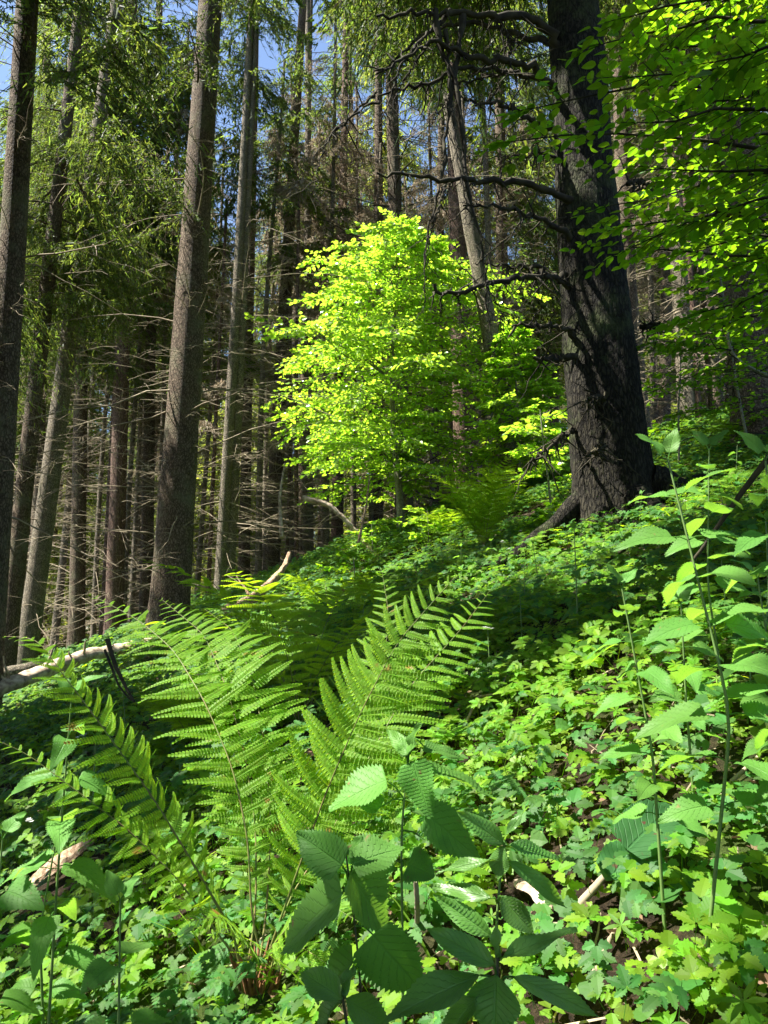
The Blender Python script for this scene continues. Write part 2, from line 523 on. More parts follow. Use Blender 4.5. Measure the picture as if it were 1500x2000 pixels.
def ground_mat():
    m, nt, N, L = newmat('forest_soil')
    tc = N.new('ShaderNodeTexCoord')
    n1 = N.new('ShaderNodeTexNoise'); n1.inputs['Scale'].default_value = 1.6; n1.inputs['Detail'].default_value = 6
    L.new(tc.outputs['Object'], n1.inputs['Vector'])
    n2 = N.new('ShaderNodeTexNoise'); n2.inputs['Scale'].default_value = 45; n2.inputs['Detail'].default_value = 5
    n2.inputs['Roughness'].default_value = 0.8
    L.new(tc.outputs['Object'], n2.inputs['Vector'])
    r1 = ramp(N, [(0.3, (0.012, 0.009, 0.006)), (0.5, (0.035, 0.025, 0.015)), (0.72, (0.10, 0.070, 0.042))])
    L.new(n2.outputs['Fac'], r1.inputs[0])
    r2 = ramp(N, [(0.48, (0, 0, 0)), (0.60, (0.8, 0.8, 0.8))])
    L.new(n1.outputs['Fac'], r2.inputs[0])
    r3 = ramp(N, [(0.35, (0.03, 0.05, 0.012)), (0.65, (0.07, 0.12, 0.02))])
    L.new(n2.outputs['Fac'], r3.inputs[0])
    mx = N.new('ShaderNodeMix'); mx.data_type = 'RGBA'
    L.new(r2.outputs['Color'], mx.inputs[0]); L.new(r1.outputs['Color'], mx.inputs[6]); L.new(r3.outputs['Color'], mx.inputs[7])
    bp = N.new('ShaderNodeBump'); bp.inputs['Distance'].default_value = 0.04; bp.inputs['Strength'].default_value = 1
    L.new(n2.outputs['Fac'], bp.inputs['Height'])
    bs = N.new('ShaderNodeBsdfPrincipled'); bs.inputs['Roughness'].default_value = 0.95
    bs.inputs['Specular IOR Level'].default_value = 0.1
    L.new(mx.outputs[2], bs.inputs['Base Color']); L.new(bp.outputs[0], bs.inputs['Normal'])
    out = N.new('ShaderNodeOutputMaterial')
    L.new(bs.outputs[0], out.inputs['Surface'])
    return m


M['soil'] = ground_mat()

# ------------------------------------------------------------------ the ground
def build_ground():
    gx = np.unique(np.concatenate([np.linspace(-260, -16, 50), np.linspace(-16, 16, 321), np.linspace(16, 260, 50)]))
    gy = np.unique(np.concatenate([np.linspace(-60, -4, 20), np.linspace(-4, 20, 241), np.linspace(20, 420, 90)]))
    X, Y = np.meshgrid(gx, gy)
    Z = hill(X, Y)
    Z = Z + 0.012 * np.sin(X * 19 + Y * 7) * np.sin(Y * 23 - X * 5)
    V = np.stack([X, Y, Z], -1).reshape(-1, 3)
    nx, ny = len(gx), len(gy)
    i = np.arange(ny - 1)[:, None] * nx + np.arange(nx - 1)[None]
    F = np.stack([i, i + 1, i + nx + 1, i + nx], -1).reshape(-1, 4)
    a = Acc()
    a.add(V, F)
    o = a.build('ground', M['soil'])
    tag(o, kind='structure')


build_ground()

# ------------------------------------------------------------------ spruce parts
def make_bough_tpl(seed, ntw=20, ntf=12, tl=0.05, tw=0.011, droop=0.30):
    """one spruce bough of unit length along +X: twig tubes and needle blades that hang from it"""
    r = np.random.default_rng(seed)
    def main(s):
        return np.stack([s * 0.96, 0.04 * np.sin(s * 4 + seed), -droop * s ** 1.4 + 0.15 * s ** 4], -1)
    V, T = [], []
    tw_starts, tw_dirs, tw_len = [], [], []
    for s in np.linspace(0.10, 1.0, ntw):
        for sd in (-1, 1):
            ss = min(1, max(0.05, s + r.normal() * 0.05))
            L = (0.20 + 0.26 * sin(pi * min(1, 0.15 + ss * 0.85))) * (0.4 + 0.95 * r.random())
            d = np.array([0.7 + 0.6 * r.normal() * 0.5, sd * (0.45 + 0.7 * r.random()), -0.15 - 0.6 * r.random()])
            tw_starts.append(main(np.array(ss))); tw_dirs.append(d / np.linalg.norm(d)); tw_len.append(L)
    A = np.array(tw_starts); D = np.array(tw_dirs); Ln = np.array(tw_len)
    nT = len(A)
    sag = 0.35 + 0.45 * r.random(nT)
    def along(t):            # t (m,) -> (nT,m,3)
        p = A[:, None] + D[:, None] * (Ln[:, None] * t[None])[..., None]
        p[..., 2] -= (sag * Ln)[:, None] * t[None] ** 1.8
        return p
    t = np.linspace(0.08, 1.0, ntf)
    pts = along(t)
    dirs = nrm(along(t + 0.05) - pts)
    blades = []
    for k in range(3):
        dd = nrm(dirs + r.normal(size=dirs.shape) * 0.55 + np.array([0, 0, -0.18]))
        side = nrm(np.cross(dd, r.normal(size=dd.shape)))
        l = tl * (0.6 + 0.8 * r.random(pts.shape[:2]))[..., None]
        w = tw * (0.7 + 0.6 * r.random(pts.shape[:2]))[..., None]
        q = pts + r.normal(size=pts.shape) * 0.008
        tri = np.stack([q - side * w * 0.5, q + side * w * 0.5, q + dd * l + side * w * 0.2, q + dd * l - side * w * 0.2], 2)
        blades.append(tri.reshape(-1, 4, 3))
    B = np.concatenate(blades)
    a = Acc()
    tt = np.linspace(0, 1, 4)
    tubes(a, along(tt), np.tile(np.linspace(0.0026, 0.0012, 4), (nT, 1)), 3)
    ms = np.linspace(0, 1, 8)
    tubes(a, main(ms)[None], np.linspace(0.011, 0.003, 8)[None], 4)
    tv, tf = np.concatenate(a.v), np.concatenate(a.f[4])
    return B, (tv, [tf], np.zeros((len(tv), 2)))


BOUGH_HI = [make_bough_tpl(10 + i, 22, 17, 0.036, 0.0078, 0.22 + 0.08 * i) for i in range(4)]
BOUGH_LO = [make_bough_tpl(30 + i, 13, 7, 0.085, 0.020, 0.22 + 0.08 * i) for i in range(4)]


def crown_parts(base, z0, H, R0, n, seed, lib, lean=(0, 0), cull=True, thin=0.0, zmax=None, arc=None, per=2.0):
    """needles and twigs of a spruce crown. base = foot of the tree; z0, H = heights of crown foot and tip"""
    r = np.random.default_rng(seed)
    need, wood = Acc(), Acc()
    t = r.random(n) ** 0.9
    z = z0 + (H - z0) * t
    if zmax:
        z = z0 + (min(H, zmax) - z0) * r.random(n)
        t = (z - z0) / (H - z0)
    L = R0 * (1 - t) ** 0.75 * (0.55 + 0.6 * r.random(n)) * np.clip(0.55 + t * 3, 0, 1)
    az = r.random(n) * 2 * pi
    if arc:
        az = arc[0] + (arc[1] - arc[0]) * r.random(n)
    d = np.stack([np.cos(az), np.sin(az), 0.12 * r.normal(size=n) + 0.25 * (t - 0.2)], -1)
    T = np.stack([base[0] + lean[0] * z, base[1] + lean[1] * z, base[2] + z], -1)
    Rm = frames(d, np.broadcast_to([0, 0, 1.0], (n, 3)))
    for k in range(len(lib)):
        m = (np.arange(n) % len(lib)) == k
        B, wt = lib[k]
        if not m.any():
            continue
        if cull:
            hits = sum(shades(T[m] + Rm[m][:, :, 0] * (L[m] * q)[:, None], r, 0.1).astype(int) for q in (0.35, 0.6, 0.85))
            m[np.nonzero(m)[0][(hits >= 2)]] = False
            if not m.any():
                continue
        tv = (np.einsum('kij,nj->kni', Rm[m], wt[0]) * L[m][:, None, None] + T[m][:, None, :]).reshape(-1, 3)
        tq = (wt[1][0][None] + (np.arange(m.sum()) * len(wt[0]))[:, None, None]).reshape(-1, 4)
        if cull:
            tq = tq[~shades(tv[tq].mean(1), r, 0.1)]
        if len(tq):
            wood.add(tv, tq)
        W = np.einsum('kij,nqj->knqi', Rm[m], B) * L[m][:, None, None, None] + T[m][:, None, None, :]
        W = W.reshape(-1, 4, 3)
        keep = r.random(len(W)) > thin
        if cull:
            keep &= ~shades(W.mean(1), r)
        W = W[keep]
        need.add(W.reshape(-1, 3), np.arange(len(W) * 4).reshape(-1, 4))
    return need, wood


def trunk_mesh(acc, path, rad, sides=20, rough=0.04, seed=0, flare=None, stubs=0):
    """a solid bole along path with lumps and, if wanted, root flares"""
    pts = np.asarray(path, float); rad = np.asarray(rad, float)
    Q = len(pts)
    th = np.arange(sides) * 2 * pi / sides
    dirs = np.stack([np.cos(th), np.sin(th), 0 * th], -1)
    V = pts[:, None] + dirs[None] * rad[:, None, None]
    nz = vnoise(V.reshape(-1, 3) * np.array([1, 1, 0.45]), seed, 5.0).reshape(Q, sides)
    nz2 = vnoise(V.reshape(-1, 3), seed + 5, 17.0).reshape(Q, sides)
    mult = 1 + rough * nz + rough * 0.45 * nz2
    if flare:
        hgt = pts[:, 2] - pts[0, 2]
        for (ang, amp, wid, fall) in flare:
            da = np.angle(np.exp(1j * (th - ang)))
            mult = mult + amp * np.exp(-(da / wid) ** 2)[None] * np.exp(-hgt / fall)[:, None]
    V = pts[:, None] + dirs[None] * (rad[:, None] * mult)[..., None]
    q = np.arange(Q - 1)[:, None] * sides
    j = np.arange(sides)[None]; j2 = (j + 1) % sides
    F = np.stack([q + j, q + j2, q + sides + j2, q + sides + j], -1).reshape(-1, 4)
    acc.add(V.reshape(-1, 3), F)
    return V


def dead_branches(acc, base_at, z0, z1, n, rng, lmin=0.4, lmax=1.8, rad=0.011, droop=0.25, az=None, twigs=4):
    """dry lower branches of a spruce; base_at(z)->(pt, trunk radius)"""
    z = z0 + (z1 - z0) * rng.random(n)
    a = rng.random(n) * 2 * pi if az is None else az[0] + (az[1] - az[0]) * rng.random(n)
    L = lmin + (lmax - lmin) * rng.random(n) ** 1.3
    s = np.linspace(0, 1, 6)
    C = np.array([base_at(q)[0] for q in z])
    el = 0.05 + 0.28 * rng.normal(size=n)
    d = np.stack([np.cos(a), np.sin(a), np.zeros(n)], -1)
    side = np.stack([-np.sin(a), np.cos(a), np.zeros(n)], -1)
    bend = rng.normal(size=n) * 0.18
    dr = droop * (0.3 + rng.random(n))
    def curve(t):
        p = C[:, None] + d[:, None] * (L[:, None] * t)[..., None]
        p = p + side[:, None] * (L * bend)[:, None, None] * (t ** 2)[..., None]
        p[..., 2] += L[:, None] * (el[:, None] * t - dr[:, None] * t ** 2 + 0.25 * dr[:, None] * t ** 4)
        return p
    tt = np.tile(s, (n, 1))
    r0 = rad * (0.6 + 0.6 * rng.random(n)) * (0.5 + 0.5 * L / lmax)
    pts = curve(tt)
    pts[:, 1:] += rng.normal(size=pts[:, 1:].shape) * (0.012 * L)[:, None, None]
    tubes(acc, pts, r0[:, None] * np.linspace(1, 0.25, 6)[None], 4)
    for k in range(twigs):
        t0 = 0.25 + 0.7 * rng.random(n)
        p0 = curve(t0[:, None])[:, 0]
        sg = rng.choice([-1, 1], n)
        dd = nrm(d * 0.7 + side * (sg * (0.5 + 0.5 * rng.random(n)))[:, None] + np.stack([np.zeros(n), np.zeros(n), rng.normal(size=n) * 0.25 - 0.15], -1))
        l = L * (0.12 + 0.22 * rng.random(n))
        q = p0[:, None] + dd[:, None] * (l[:, None] * np.linspace(0, 1, 3)[None])[..., None]
        q[:, 2, 2] -= l * 0.12
        tubes(acc, q, (r0 * 0.45)[:, None] * np.array([1, 0.7, 0.3])[None], 3)


def spruce(name, base, top, r0, r1, label, bark, crown=None, dead=None, seed=0, group=None, sides=20, cat='spruce', flare=None,
           need='needle', rough=0.04, twigmat='twig', extra=None, kinks=None):
    """a spruce tree: base, top = foot and tip points; crown = dict for crown_parts; dead = dict for dead_branches"""
    rng = np.random.default_rng(seed)
    base, top = np.array(base, float), np.array(top, float)
    o = thing(name, base, label, cat, group)
    Q = 90 if sides > 18 else 40
    t = np.linspace(0, 1, Q)
    path = base + (top - base) * t[:, None] if kinks is None else smooth_path([base] + list(kinks) + [top], Q)
    if kinks is None:
        path[:, 0] += 0.05 * np.sin(t * 7 + seed) * t
    path[0, 2] -= 0.25
    h = path[:, 2] - path[0, 2]
    H = h[-1]
    rad = r1 + (r0 - r1) * (1 - h / H) ** 1.0 + r0 * 0.28 * np.exp(-h / 0.45)
    a = Acc()
    trunk_mesh(a, path, rad, sides, rough, seed, flare)
    a.build('trunk', M[bark], o)

    def at(z):
        zz = base[2] + z
        return np.array([np.interp(zz, path[:, 2], path[:, 0]), np.interp(zz, path[:, 2], path[:, 1]), zz]), np.interp(zz, path[:, 2], rad)
    if dead:
        b = Acc()
        dead_branches(b, at, rng=rng, **dead)
        b.build('dead_branches', M[twigmat], o)
    if crown:
        lean = ((top - base)[0] / (top - base)[2], (top - base)[1] / (top - base)[2])
        n_, w_ = crown_parts(base, seed=seed + 77, lean=lean, **crown)
        c = n_.build('crown', M[need], o, smooth=False)
        w = w_.build('boughs', M['bark'], o)
    return o, at


def grow(px0, py0, px1, py1, Y, H=24.0, Yt=None):
    """foot on the ground under the photo point and tip extrapolated through a second photo point"""
    a, b = P(px0, py0, Y), P(px1, py1, Yt or Y)
    k = (b - a) / (b[2] - a[2])
    zg = float(hill(a[0], a[1]))
    foot = a + k * (zg - a[2])
    foot[2] = float(hill(foot[0], foot[1]))
    return foot, foot + k * H


# ---- the spruces one can tell apart
HI, LO = BOUGH_HI, BOUGH_LO
f, t = grow(0, 850, 35, 300, 8.0)
spruce('spruce_tree', f, t, 0.165, 0.05, 'lichen-grey spruce trunk cut off by the left edge of the picture', 'bark',
       dict(z0=4.2, H=22, R0=2.6, n=70, lib=HI, thin=0.3, zmax=13), dict(z0=2.0, z1=8, n=39, lmax=1.6), seed=1, sides=28)
f, t = grow(333, 1150, 400, 200, 11.0)
spruce('spruce_tree', f, t, 0.275, 0.06, 'thick straight brown spruce rising behind the pale fallen log, widest trunk on the left side', 'bark',
       dict(z0=6.4, H=24, R0=2.9, n=75, lib=HI, thin=0.3, zmax=14), dict(z0=0.8, z1=7.5, n=105, lmax=2.8, rad=0.013, twigs=5), seed=2, sides=36,
       flare=[(0.5, 0.25, 0.5, 0.4), (2.4, 0.2, 0.5, 0.4), (4.2, 0.3, 0.6, 0.5)], rough=0.05)
f, t = grow(62, 1200, 150, 560, 13.0)
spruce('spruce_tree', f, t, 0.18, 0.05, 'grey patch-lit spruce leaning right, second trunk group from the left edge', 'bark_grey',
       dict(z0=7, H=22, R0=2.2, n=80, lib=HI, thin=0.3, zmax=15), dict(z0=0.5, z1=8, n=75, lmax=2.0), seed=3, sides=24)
f, t = grow(12, 1280, 88, 600, 12.0)
spruce('spruce_tree', f, t, 0.15, 0.04, 'dark slender spruce between the left edge trunk and the grey leaning one', 'bark',
       dict(z0=6.0, H=20, R0=2.2, n=80, lib=HI, thin=0.3, zmax=14), dict(z0=0.5, z1=7, n=60, lmax=1.8), seed=4, sides=20)
f, t = grow(222, 1250, 240, 640, 16.0)
spruce('spruce_tree', f, t, 0.19, 0.05, 'dark reddish spruce standing halfway between the grey leaning trunk and the thick brown one', 'bark_red',
       dict(z0=8, H=24, R0=2.4, n=80, lib=LO, zmax=18), dict(z0=0.5, z1=9, n=105, lmax=2.3), seed=5, sides=20)
f, t = grow(205, 1250, 233, 640, 16.6)
spruce('spruce_tree', f, t, 0.12, 0.04, 'thin dark stem touching the left side of the reddish spruce', 'bark_red',
       dict(z0=8, H=20, R0=1.8, n=40, lib=LO, zmax=18), dict(z0=0.5, z1=9, n=45, lmax=1.7), seed=6, sides=16)
f, t = grow(428, 1170, 455, 690, 15.0)
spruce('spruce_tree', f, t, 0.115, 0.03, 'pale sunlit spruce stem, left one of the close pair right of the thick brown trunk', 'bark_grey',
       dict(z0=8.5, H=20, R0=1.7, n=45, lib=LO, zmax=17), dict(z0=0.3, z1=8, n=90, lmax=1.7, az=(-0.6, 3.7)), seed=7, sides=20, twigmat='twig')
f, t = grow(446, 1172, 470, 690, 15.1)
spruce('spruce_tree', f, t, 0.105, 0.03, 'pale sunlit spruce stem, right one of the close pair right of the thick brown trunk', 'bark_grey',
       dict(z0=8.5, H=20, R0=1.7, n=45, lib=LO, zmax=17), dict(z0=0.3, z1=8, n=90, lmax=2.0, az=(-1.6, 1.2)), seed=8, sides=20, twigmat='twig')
f, t = grow(533, 1040, 556, 620, 18.0)
spruce('spruce_tree', f, t, 0.20, 0.05, 'dark spruce trunk just left of the bright beech', 'bark',
       dict(z0=8, H=24, R0=2.2, n=70, lib=LO, zmax=20), dict(z0=0.5, z1=9, n=90, lmax=2.3), seed=9, sides=18)
f, t = grow(659, 1030, 670, 300, 20.0)
spruce('spruce_tree', f, t, 0.17, 0.05, 'rust-brown spruce trunk rising above the left half of the bright beech', 'bark_red',
       dict(z0=15, H=26, R0=2.2, n=60, lib=LO, zmax=20), dict(z0=0.5, z1=13, n=135, lmax=2.5), seed=10, sides=18)
f, t = grow(790, 1000, 764, 200, 17.0)
spruce('spruce_tree', f, t, 0.21, 0.07, 'dark spruce trunk rising straight above the tip of the bright beech', 'bark',
       dict(z0=12, H=26, R0=2.5, n=60, lib=LO, zmax=19), dict(z0=0.5, z1=12, n=165, lmax=3.0, rad=0.015), seed=11, sides=18, twigmat='twig_dark')
f, t = grow(906, 930, 890, 380, 15.0)
spruce('spruce_tree', f, t, 0.20, 0.09, 'red-brown furrowed spruce seen through the right side of the bright beech', 'bark_red',
       dict(z0=10, H=26, R0=2.4, n=55, lib=LO, zmax=18), dict(z0=0.5, z1=10, n=90, lmax=2.1, twigs=3), seed=12, sides=22, rough=0.06)
f, t = grow(1005, 950, 870, 150, 12.5, H=12)
spruce('dead_snag', f, t, 0.17, 0.06, 'barkless grey dead trunk leaning left between the bright beech and the massive dark spruce', 'bark_grey',
       None, dict(z0=0.8, z1=9, n=33, lmax=1.4, droop=0.9), seed=13, sides=20, cat='dead tree', rough=0.10, twigmat='twig_dark')
f, t = grow(1480, 800, 1445, 400, 9.0)
spruce('spruce_tree', f, t, 0.30, 0.16, 'broad grey spruce trunk at the right edge behind the overhanging beech leaves', 'bark',
       dict(z0=9, H=26, R0=3.0, n=50, lib=LO, zmax=16), dict(z0=0.8, z1=7, n=33, lmax=1.5), seed=14, sides=24)
f, t = grow(1345, 800, 1325, 450, 15.0)
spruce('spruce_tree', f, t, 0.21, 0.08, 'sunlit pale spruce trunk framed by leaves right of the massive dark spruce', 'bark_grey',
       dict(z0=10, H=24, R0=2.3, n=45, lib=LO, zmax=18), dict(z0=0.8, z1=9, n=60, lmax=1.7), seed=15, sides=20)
f, t = grow(1400, 800, 1368, 450, 13.0)
spruce('spruce_tree', f, t, 0.12, 0.05, 'thin dark trunk between the sunlit pale trunk and the broad right edge trunk', 'bark',
       None, dict(z0=0.8, z1=8, n=60, lmax=1.6), seed=16, sides=16)
# the dried spruce with grey-brown hanging twigs
f, t = grow(600, 1030, 600, 300, 19.0)
spruce('dried_spruce', f, t, 0.12, 0.05, 'dried-out spruce with hanging grey-brown twigs above the left shoulder of the bright beech', 'bark_grey',
       dict(z0=6.5, H=19, R0=2.2, n=80, lib=LO, thin=0.3, zmax=15.5), None, seed=17, sides=16, need='needle_dry', cat='dead tree')
# live spruces standing closer whose hanging boughs fill the top of the picture
f, t = grow(985, 940, 975, 200, 19.0)
spruce('spruce_tree', f, t, 0.2, 0.06, 'spruce with pale hanging boughs behind the leaning grey snag', 'bark',
       dict(z0=3.5, H=24, R0=2.8, n=120, lib=LO, thin=0.3, zmax=18), None, seed=18, sides=16)
f, t = grow(735, 1000, 742, 100, 21.0)
spruce('spruce_tree', f, t, 0.2, 0.06, 'spruce with yellow-green boughs at the top of the picture above the bright beech', 'bark',
       dict(z0=13, H=26, R0=3.0, n=110, lib=LO, thin=0.3, zmax=22), dict(z0=1, z1=13, n=90, lmax=2.3), seed=19, sides=16, need='needle_young')
f, t = grow(150, 1200, 165, 300, 16.4)
spruce('spruce_tree', f, t, 0.17, 0.05, 'spruce with dense shaggy dark boughs filling the upper left, behind the two slender trunks', 'bark',
       dict(z0=6.2, H=22, R0=2.5, n=90, lib=HI, thin=0.3, zmax=16), dict(z0=.6, z1=6, n=75, lmax=1.8), seed=20, sides=16)
f, t = grow(1230, 900, 1215, 200, 13.5)
spruce('spruce_tree', f, t, 0.2, 0.06, 'dark green spruce whose boughs show just right of the massive dark trunk at the top', 'bark',
       dict(z0=6.5, H=22, R0=2.6, n=110, lib=HI, thin=0.3, zmax=15), dict(z0=.6, z1=6.5, n=75, lmax=1.8), seed=21, sides=16)

for px_, Y_, z0_, n_b, sd_, lab_ in [(285, 17.5, 6.5, 95, 22, 'shaggy spruce behind the gap between the reddish spruce and the thick brown trunk'), (475, 18.5, 6.0, 90, 23, 'shaggy spruce rising behind the pale sunlit pair of stems'), (70, 17.0, 6.0, 80, 24, 'shaggy spruce behind the two leaning trunks at the left'), (585, 22.0, 9.0, 80, 25, 'shaggy spruce behind the dried-out one'),
                                     (845, 20.5, 7.5, 90, 26, 'dark shaggy spruce behind the furrowed red-brown trunk'), (1290, 18.0, 4.5, 100, 27, 'dark shaggy spruce filling the gap right of the massive dark trunk'), (1420, 20.0, 5.0, 90, 28, 'dark shaggy spruce behind the broad trunk at the right edge'), (1075, 22.0, 4.0, 90, 29, 'shaggy spruce just left of and behind the massive dark trunk')]:
    f, t = grow(px_, 1200, px_ + 18, 300, Y_)
    spruce('spruce_tree', f, t, 0.15, 0.05, lab_, 'bark', dict(z0=z0_, H=22, R0=2.3, n=n_b, lib=HI, thin=0.2, zmax=18), dict(z0=.6, z1=7, n=60, lmax=1.7), seed=sd_, sides=16)

# ---- unseen spruces added outside the frame, sunward: their crowns dapple the light
for i, (x, y, z0, n) in enumerate([(-5.8, 3.6, 4.4, 130), (-4.6, -0.7, 4.2, 150), (-6.9, 6.3, 4.5, 150), (-3.0, -2.4, 4.5, 70), (3.0, -3.5, 5, 60), (-8.5, 9.5, 5, 50), (-3.1, 2.9, 6.5, 110)]):
    b = gpt(x, y)
    spruce('spruce_tree', b, b + np.array([0.1, 0, 23.0]), 0.2, 0.05,
           'unseen shaggy spruce added outside the left side of the view to dapple the slope', 'bark',
           dict(z0=z0, H=21, R0=2.9, n=n, lib=HI if i == 0 else LO, zmax=14), dict(z0=1, z1=4, n=24, lmax=1.4), seed=60 + i, sides=14,
           group='spruces added outside the view')

# ------------------------------------------------------------------ the forest behind: a few prototypes, copied
def proto(seed, H, z0, R0, n, need, r0, bark, ndead, thin=0.0):
    rng = np.random.default_rng(seed)
    o = thing('spruce_tree', (0, 0, 0), 'x', 'spruce')
    h = np.linspace(0, H, 24)
    path = np.stack([0.08 * np.sin(h * 0.4 + seed), 0.06 * np.sin(h * 0.3 + 2 * seed), h - 0.5], -1)
    rad = 0.03 + (r0 - 0.03) * (1 - h / H) + r0 * 0.3 * np.exp(-h / 0.5)
    a = Acc(); trunk_mesh(a, path, rad, 10, 0.04, seed); a.build('trunk', M[bark], o)
    b = Acc()
    dead_branches(b, lambda z: (np.array([0, 0, z]), 0.1), 0.4, z0 + 3, ndead, rng, 0.5, 2.0, 0.013, twigs=4)
    b.build('dead_branches', M['twig'], o)
    n_, w_ = crown_parts(np.zeros(3), z0, H, R0, n, seed, LO, cull=False, thin=thin)
    n_.build('crown', M[need], o, smooth=False)
    w_.build('boughs', M['bark'], o)
    return o


PROTO = [
    proto(101, 23, 8.0, 2.3, 95, 'needle', 0.17, 'bark', 100),
    proto(102, 20, 6.5, 2.0, 95, 'needle', 0.13, 'bark_grey', 90),
    proto(103, 25, 10.0, 2.5, 90, 'needle', 0.20, 'bark_red', 120),
    proto(104, 15, 1.5, 2.4, 120, 'needle_young', 0.11, 'bark', 10),
    proto(105, 18, 4.0, 2.3, 110, 'needle', 0.12, 'bark_grey', 50),
    proto(106, 14, 9.0, 1.2, 22, 'needle_dry', 0.075, 'bark_grey', 130),
    proto(107, 9, 3.0, 0.9, 14, 'needle_dry', 0.045, 'bark_red', 110),
]


def region_label(px, Y, kind):
    side = ('left of the thick brown spruce' if px < 330 else 'between the thick brown spruce and the bright beech' if px < 520
            else 'behind the bright beech' if px < 930 else 'between the bright beech and the massive dark spruce' if px < 1110
            else 'right of the massive dark spruce')
    dist = 'nearer' if Y < 24 else 'distant' if Y < 40 else 'farthest'
    what = {0: 'bare-stemmed spruce with a high crown', 1: 'bare-stemmed spruce with a high crown', 2: 'bare-stemmed spruce with a high crown',
            3: 'young bushy light green spruce', 4: 'mid-height spruce with low green boughs', 5: 'thin dead grey spruce pole', 6: 'low twiggy dead spruce sapling'}[kind]
    return f'{dist} {what} {side}', f'{dist} trees {side}'


def scatter_forest():
    rng = np.random.default_rng(5)
    spots = []
    used = set()

    def put(px, Y, k):
        d = ray(px, 1266)
        x = d[0] * Y / d[1]
        for (a, b) in spots:
            if (a - x) ** 2 + (b - Y) ** 2 < (0.7 if Y < 25 else 1.6) ** 2:
                return
        if -7.5 < x < -3.0 and 14.3 < Y < 15.9 and k != 3:
            return
        spots.append((x, Y))
        o = PROTO[k] if k not in used else copy_tree(PROTO[k])
        used.add(k)
        o.location = (x, Y, float(hill(x, Y)))
        o.rotation_euler = (rng.normal() * 0.012, rng.normal() * 0.018, rng.random() * 6.28)
        s = (0.85 + 0.35 * rng.random()) * (1.45 if Y > 36 else 1.0)
        o.scale = (s, s, s * (0.9 + 0.2 * rng.random()))
        lb, g = region_label(px, Y, k)
        o['label'] = lb
        o['group'] = g
    # thin stems among the near trunks
    for px in (40, 108, 135, 178, 265, 285, 385, 400, 492, 505, 575, 610, 640, 700, 725, 820, 850, 950, 965, 1060, 1075, 1290, 1310, 1385, 1425):
        put(px + rng.normal() * 5, 15 + 8 * rng.random(), 5)
    for i in range(20):
        put(-40 + 620 * rng.random(), 13.5 + 14 * rng.random(), rng.choice([5, 6]))
    for i in range(14):
        put(560 + 560 * rng.random(), 15.5 + 12 * rng.random(), rng.choice([5, 6, 6]))
    for i in range(10):
        put(1200 + 340 * rng.random(), 12.5 + 12 * rng.random(), rng.choice([5, 6, 6]))
    for i in range(20):
        px = -60 + 1620 * rng.random()
        put(px, 21 + 8 * rng.random(), rng.choice([0, 1, 5, 5]))
    for i in range(36):
        px = -150 + 1800 * rng.random()
        put(px, 29 + 14 * rng.random(), rng.choice([0, 1, 2, 4, 3, 3, 3]))
    for i in range(80):
        px = -200 + (1900 if i % 2 else 900) * rng.random()
        put(px, 36 + 44 * rng.random(), rng.choice([3, 4, 3, 3, 4]))
    for k in range(len(PROTO)):
        if k not in used:
            put(-100 - 200 * k, 30, k)


scatter_forest()

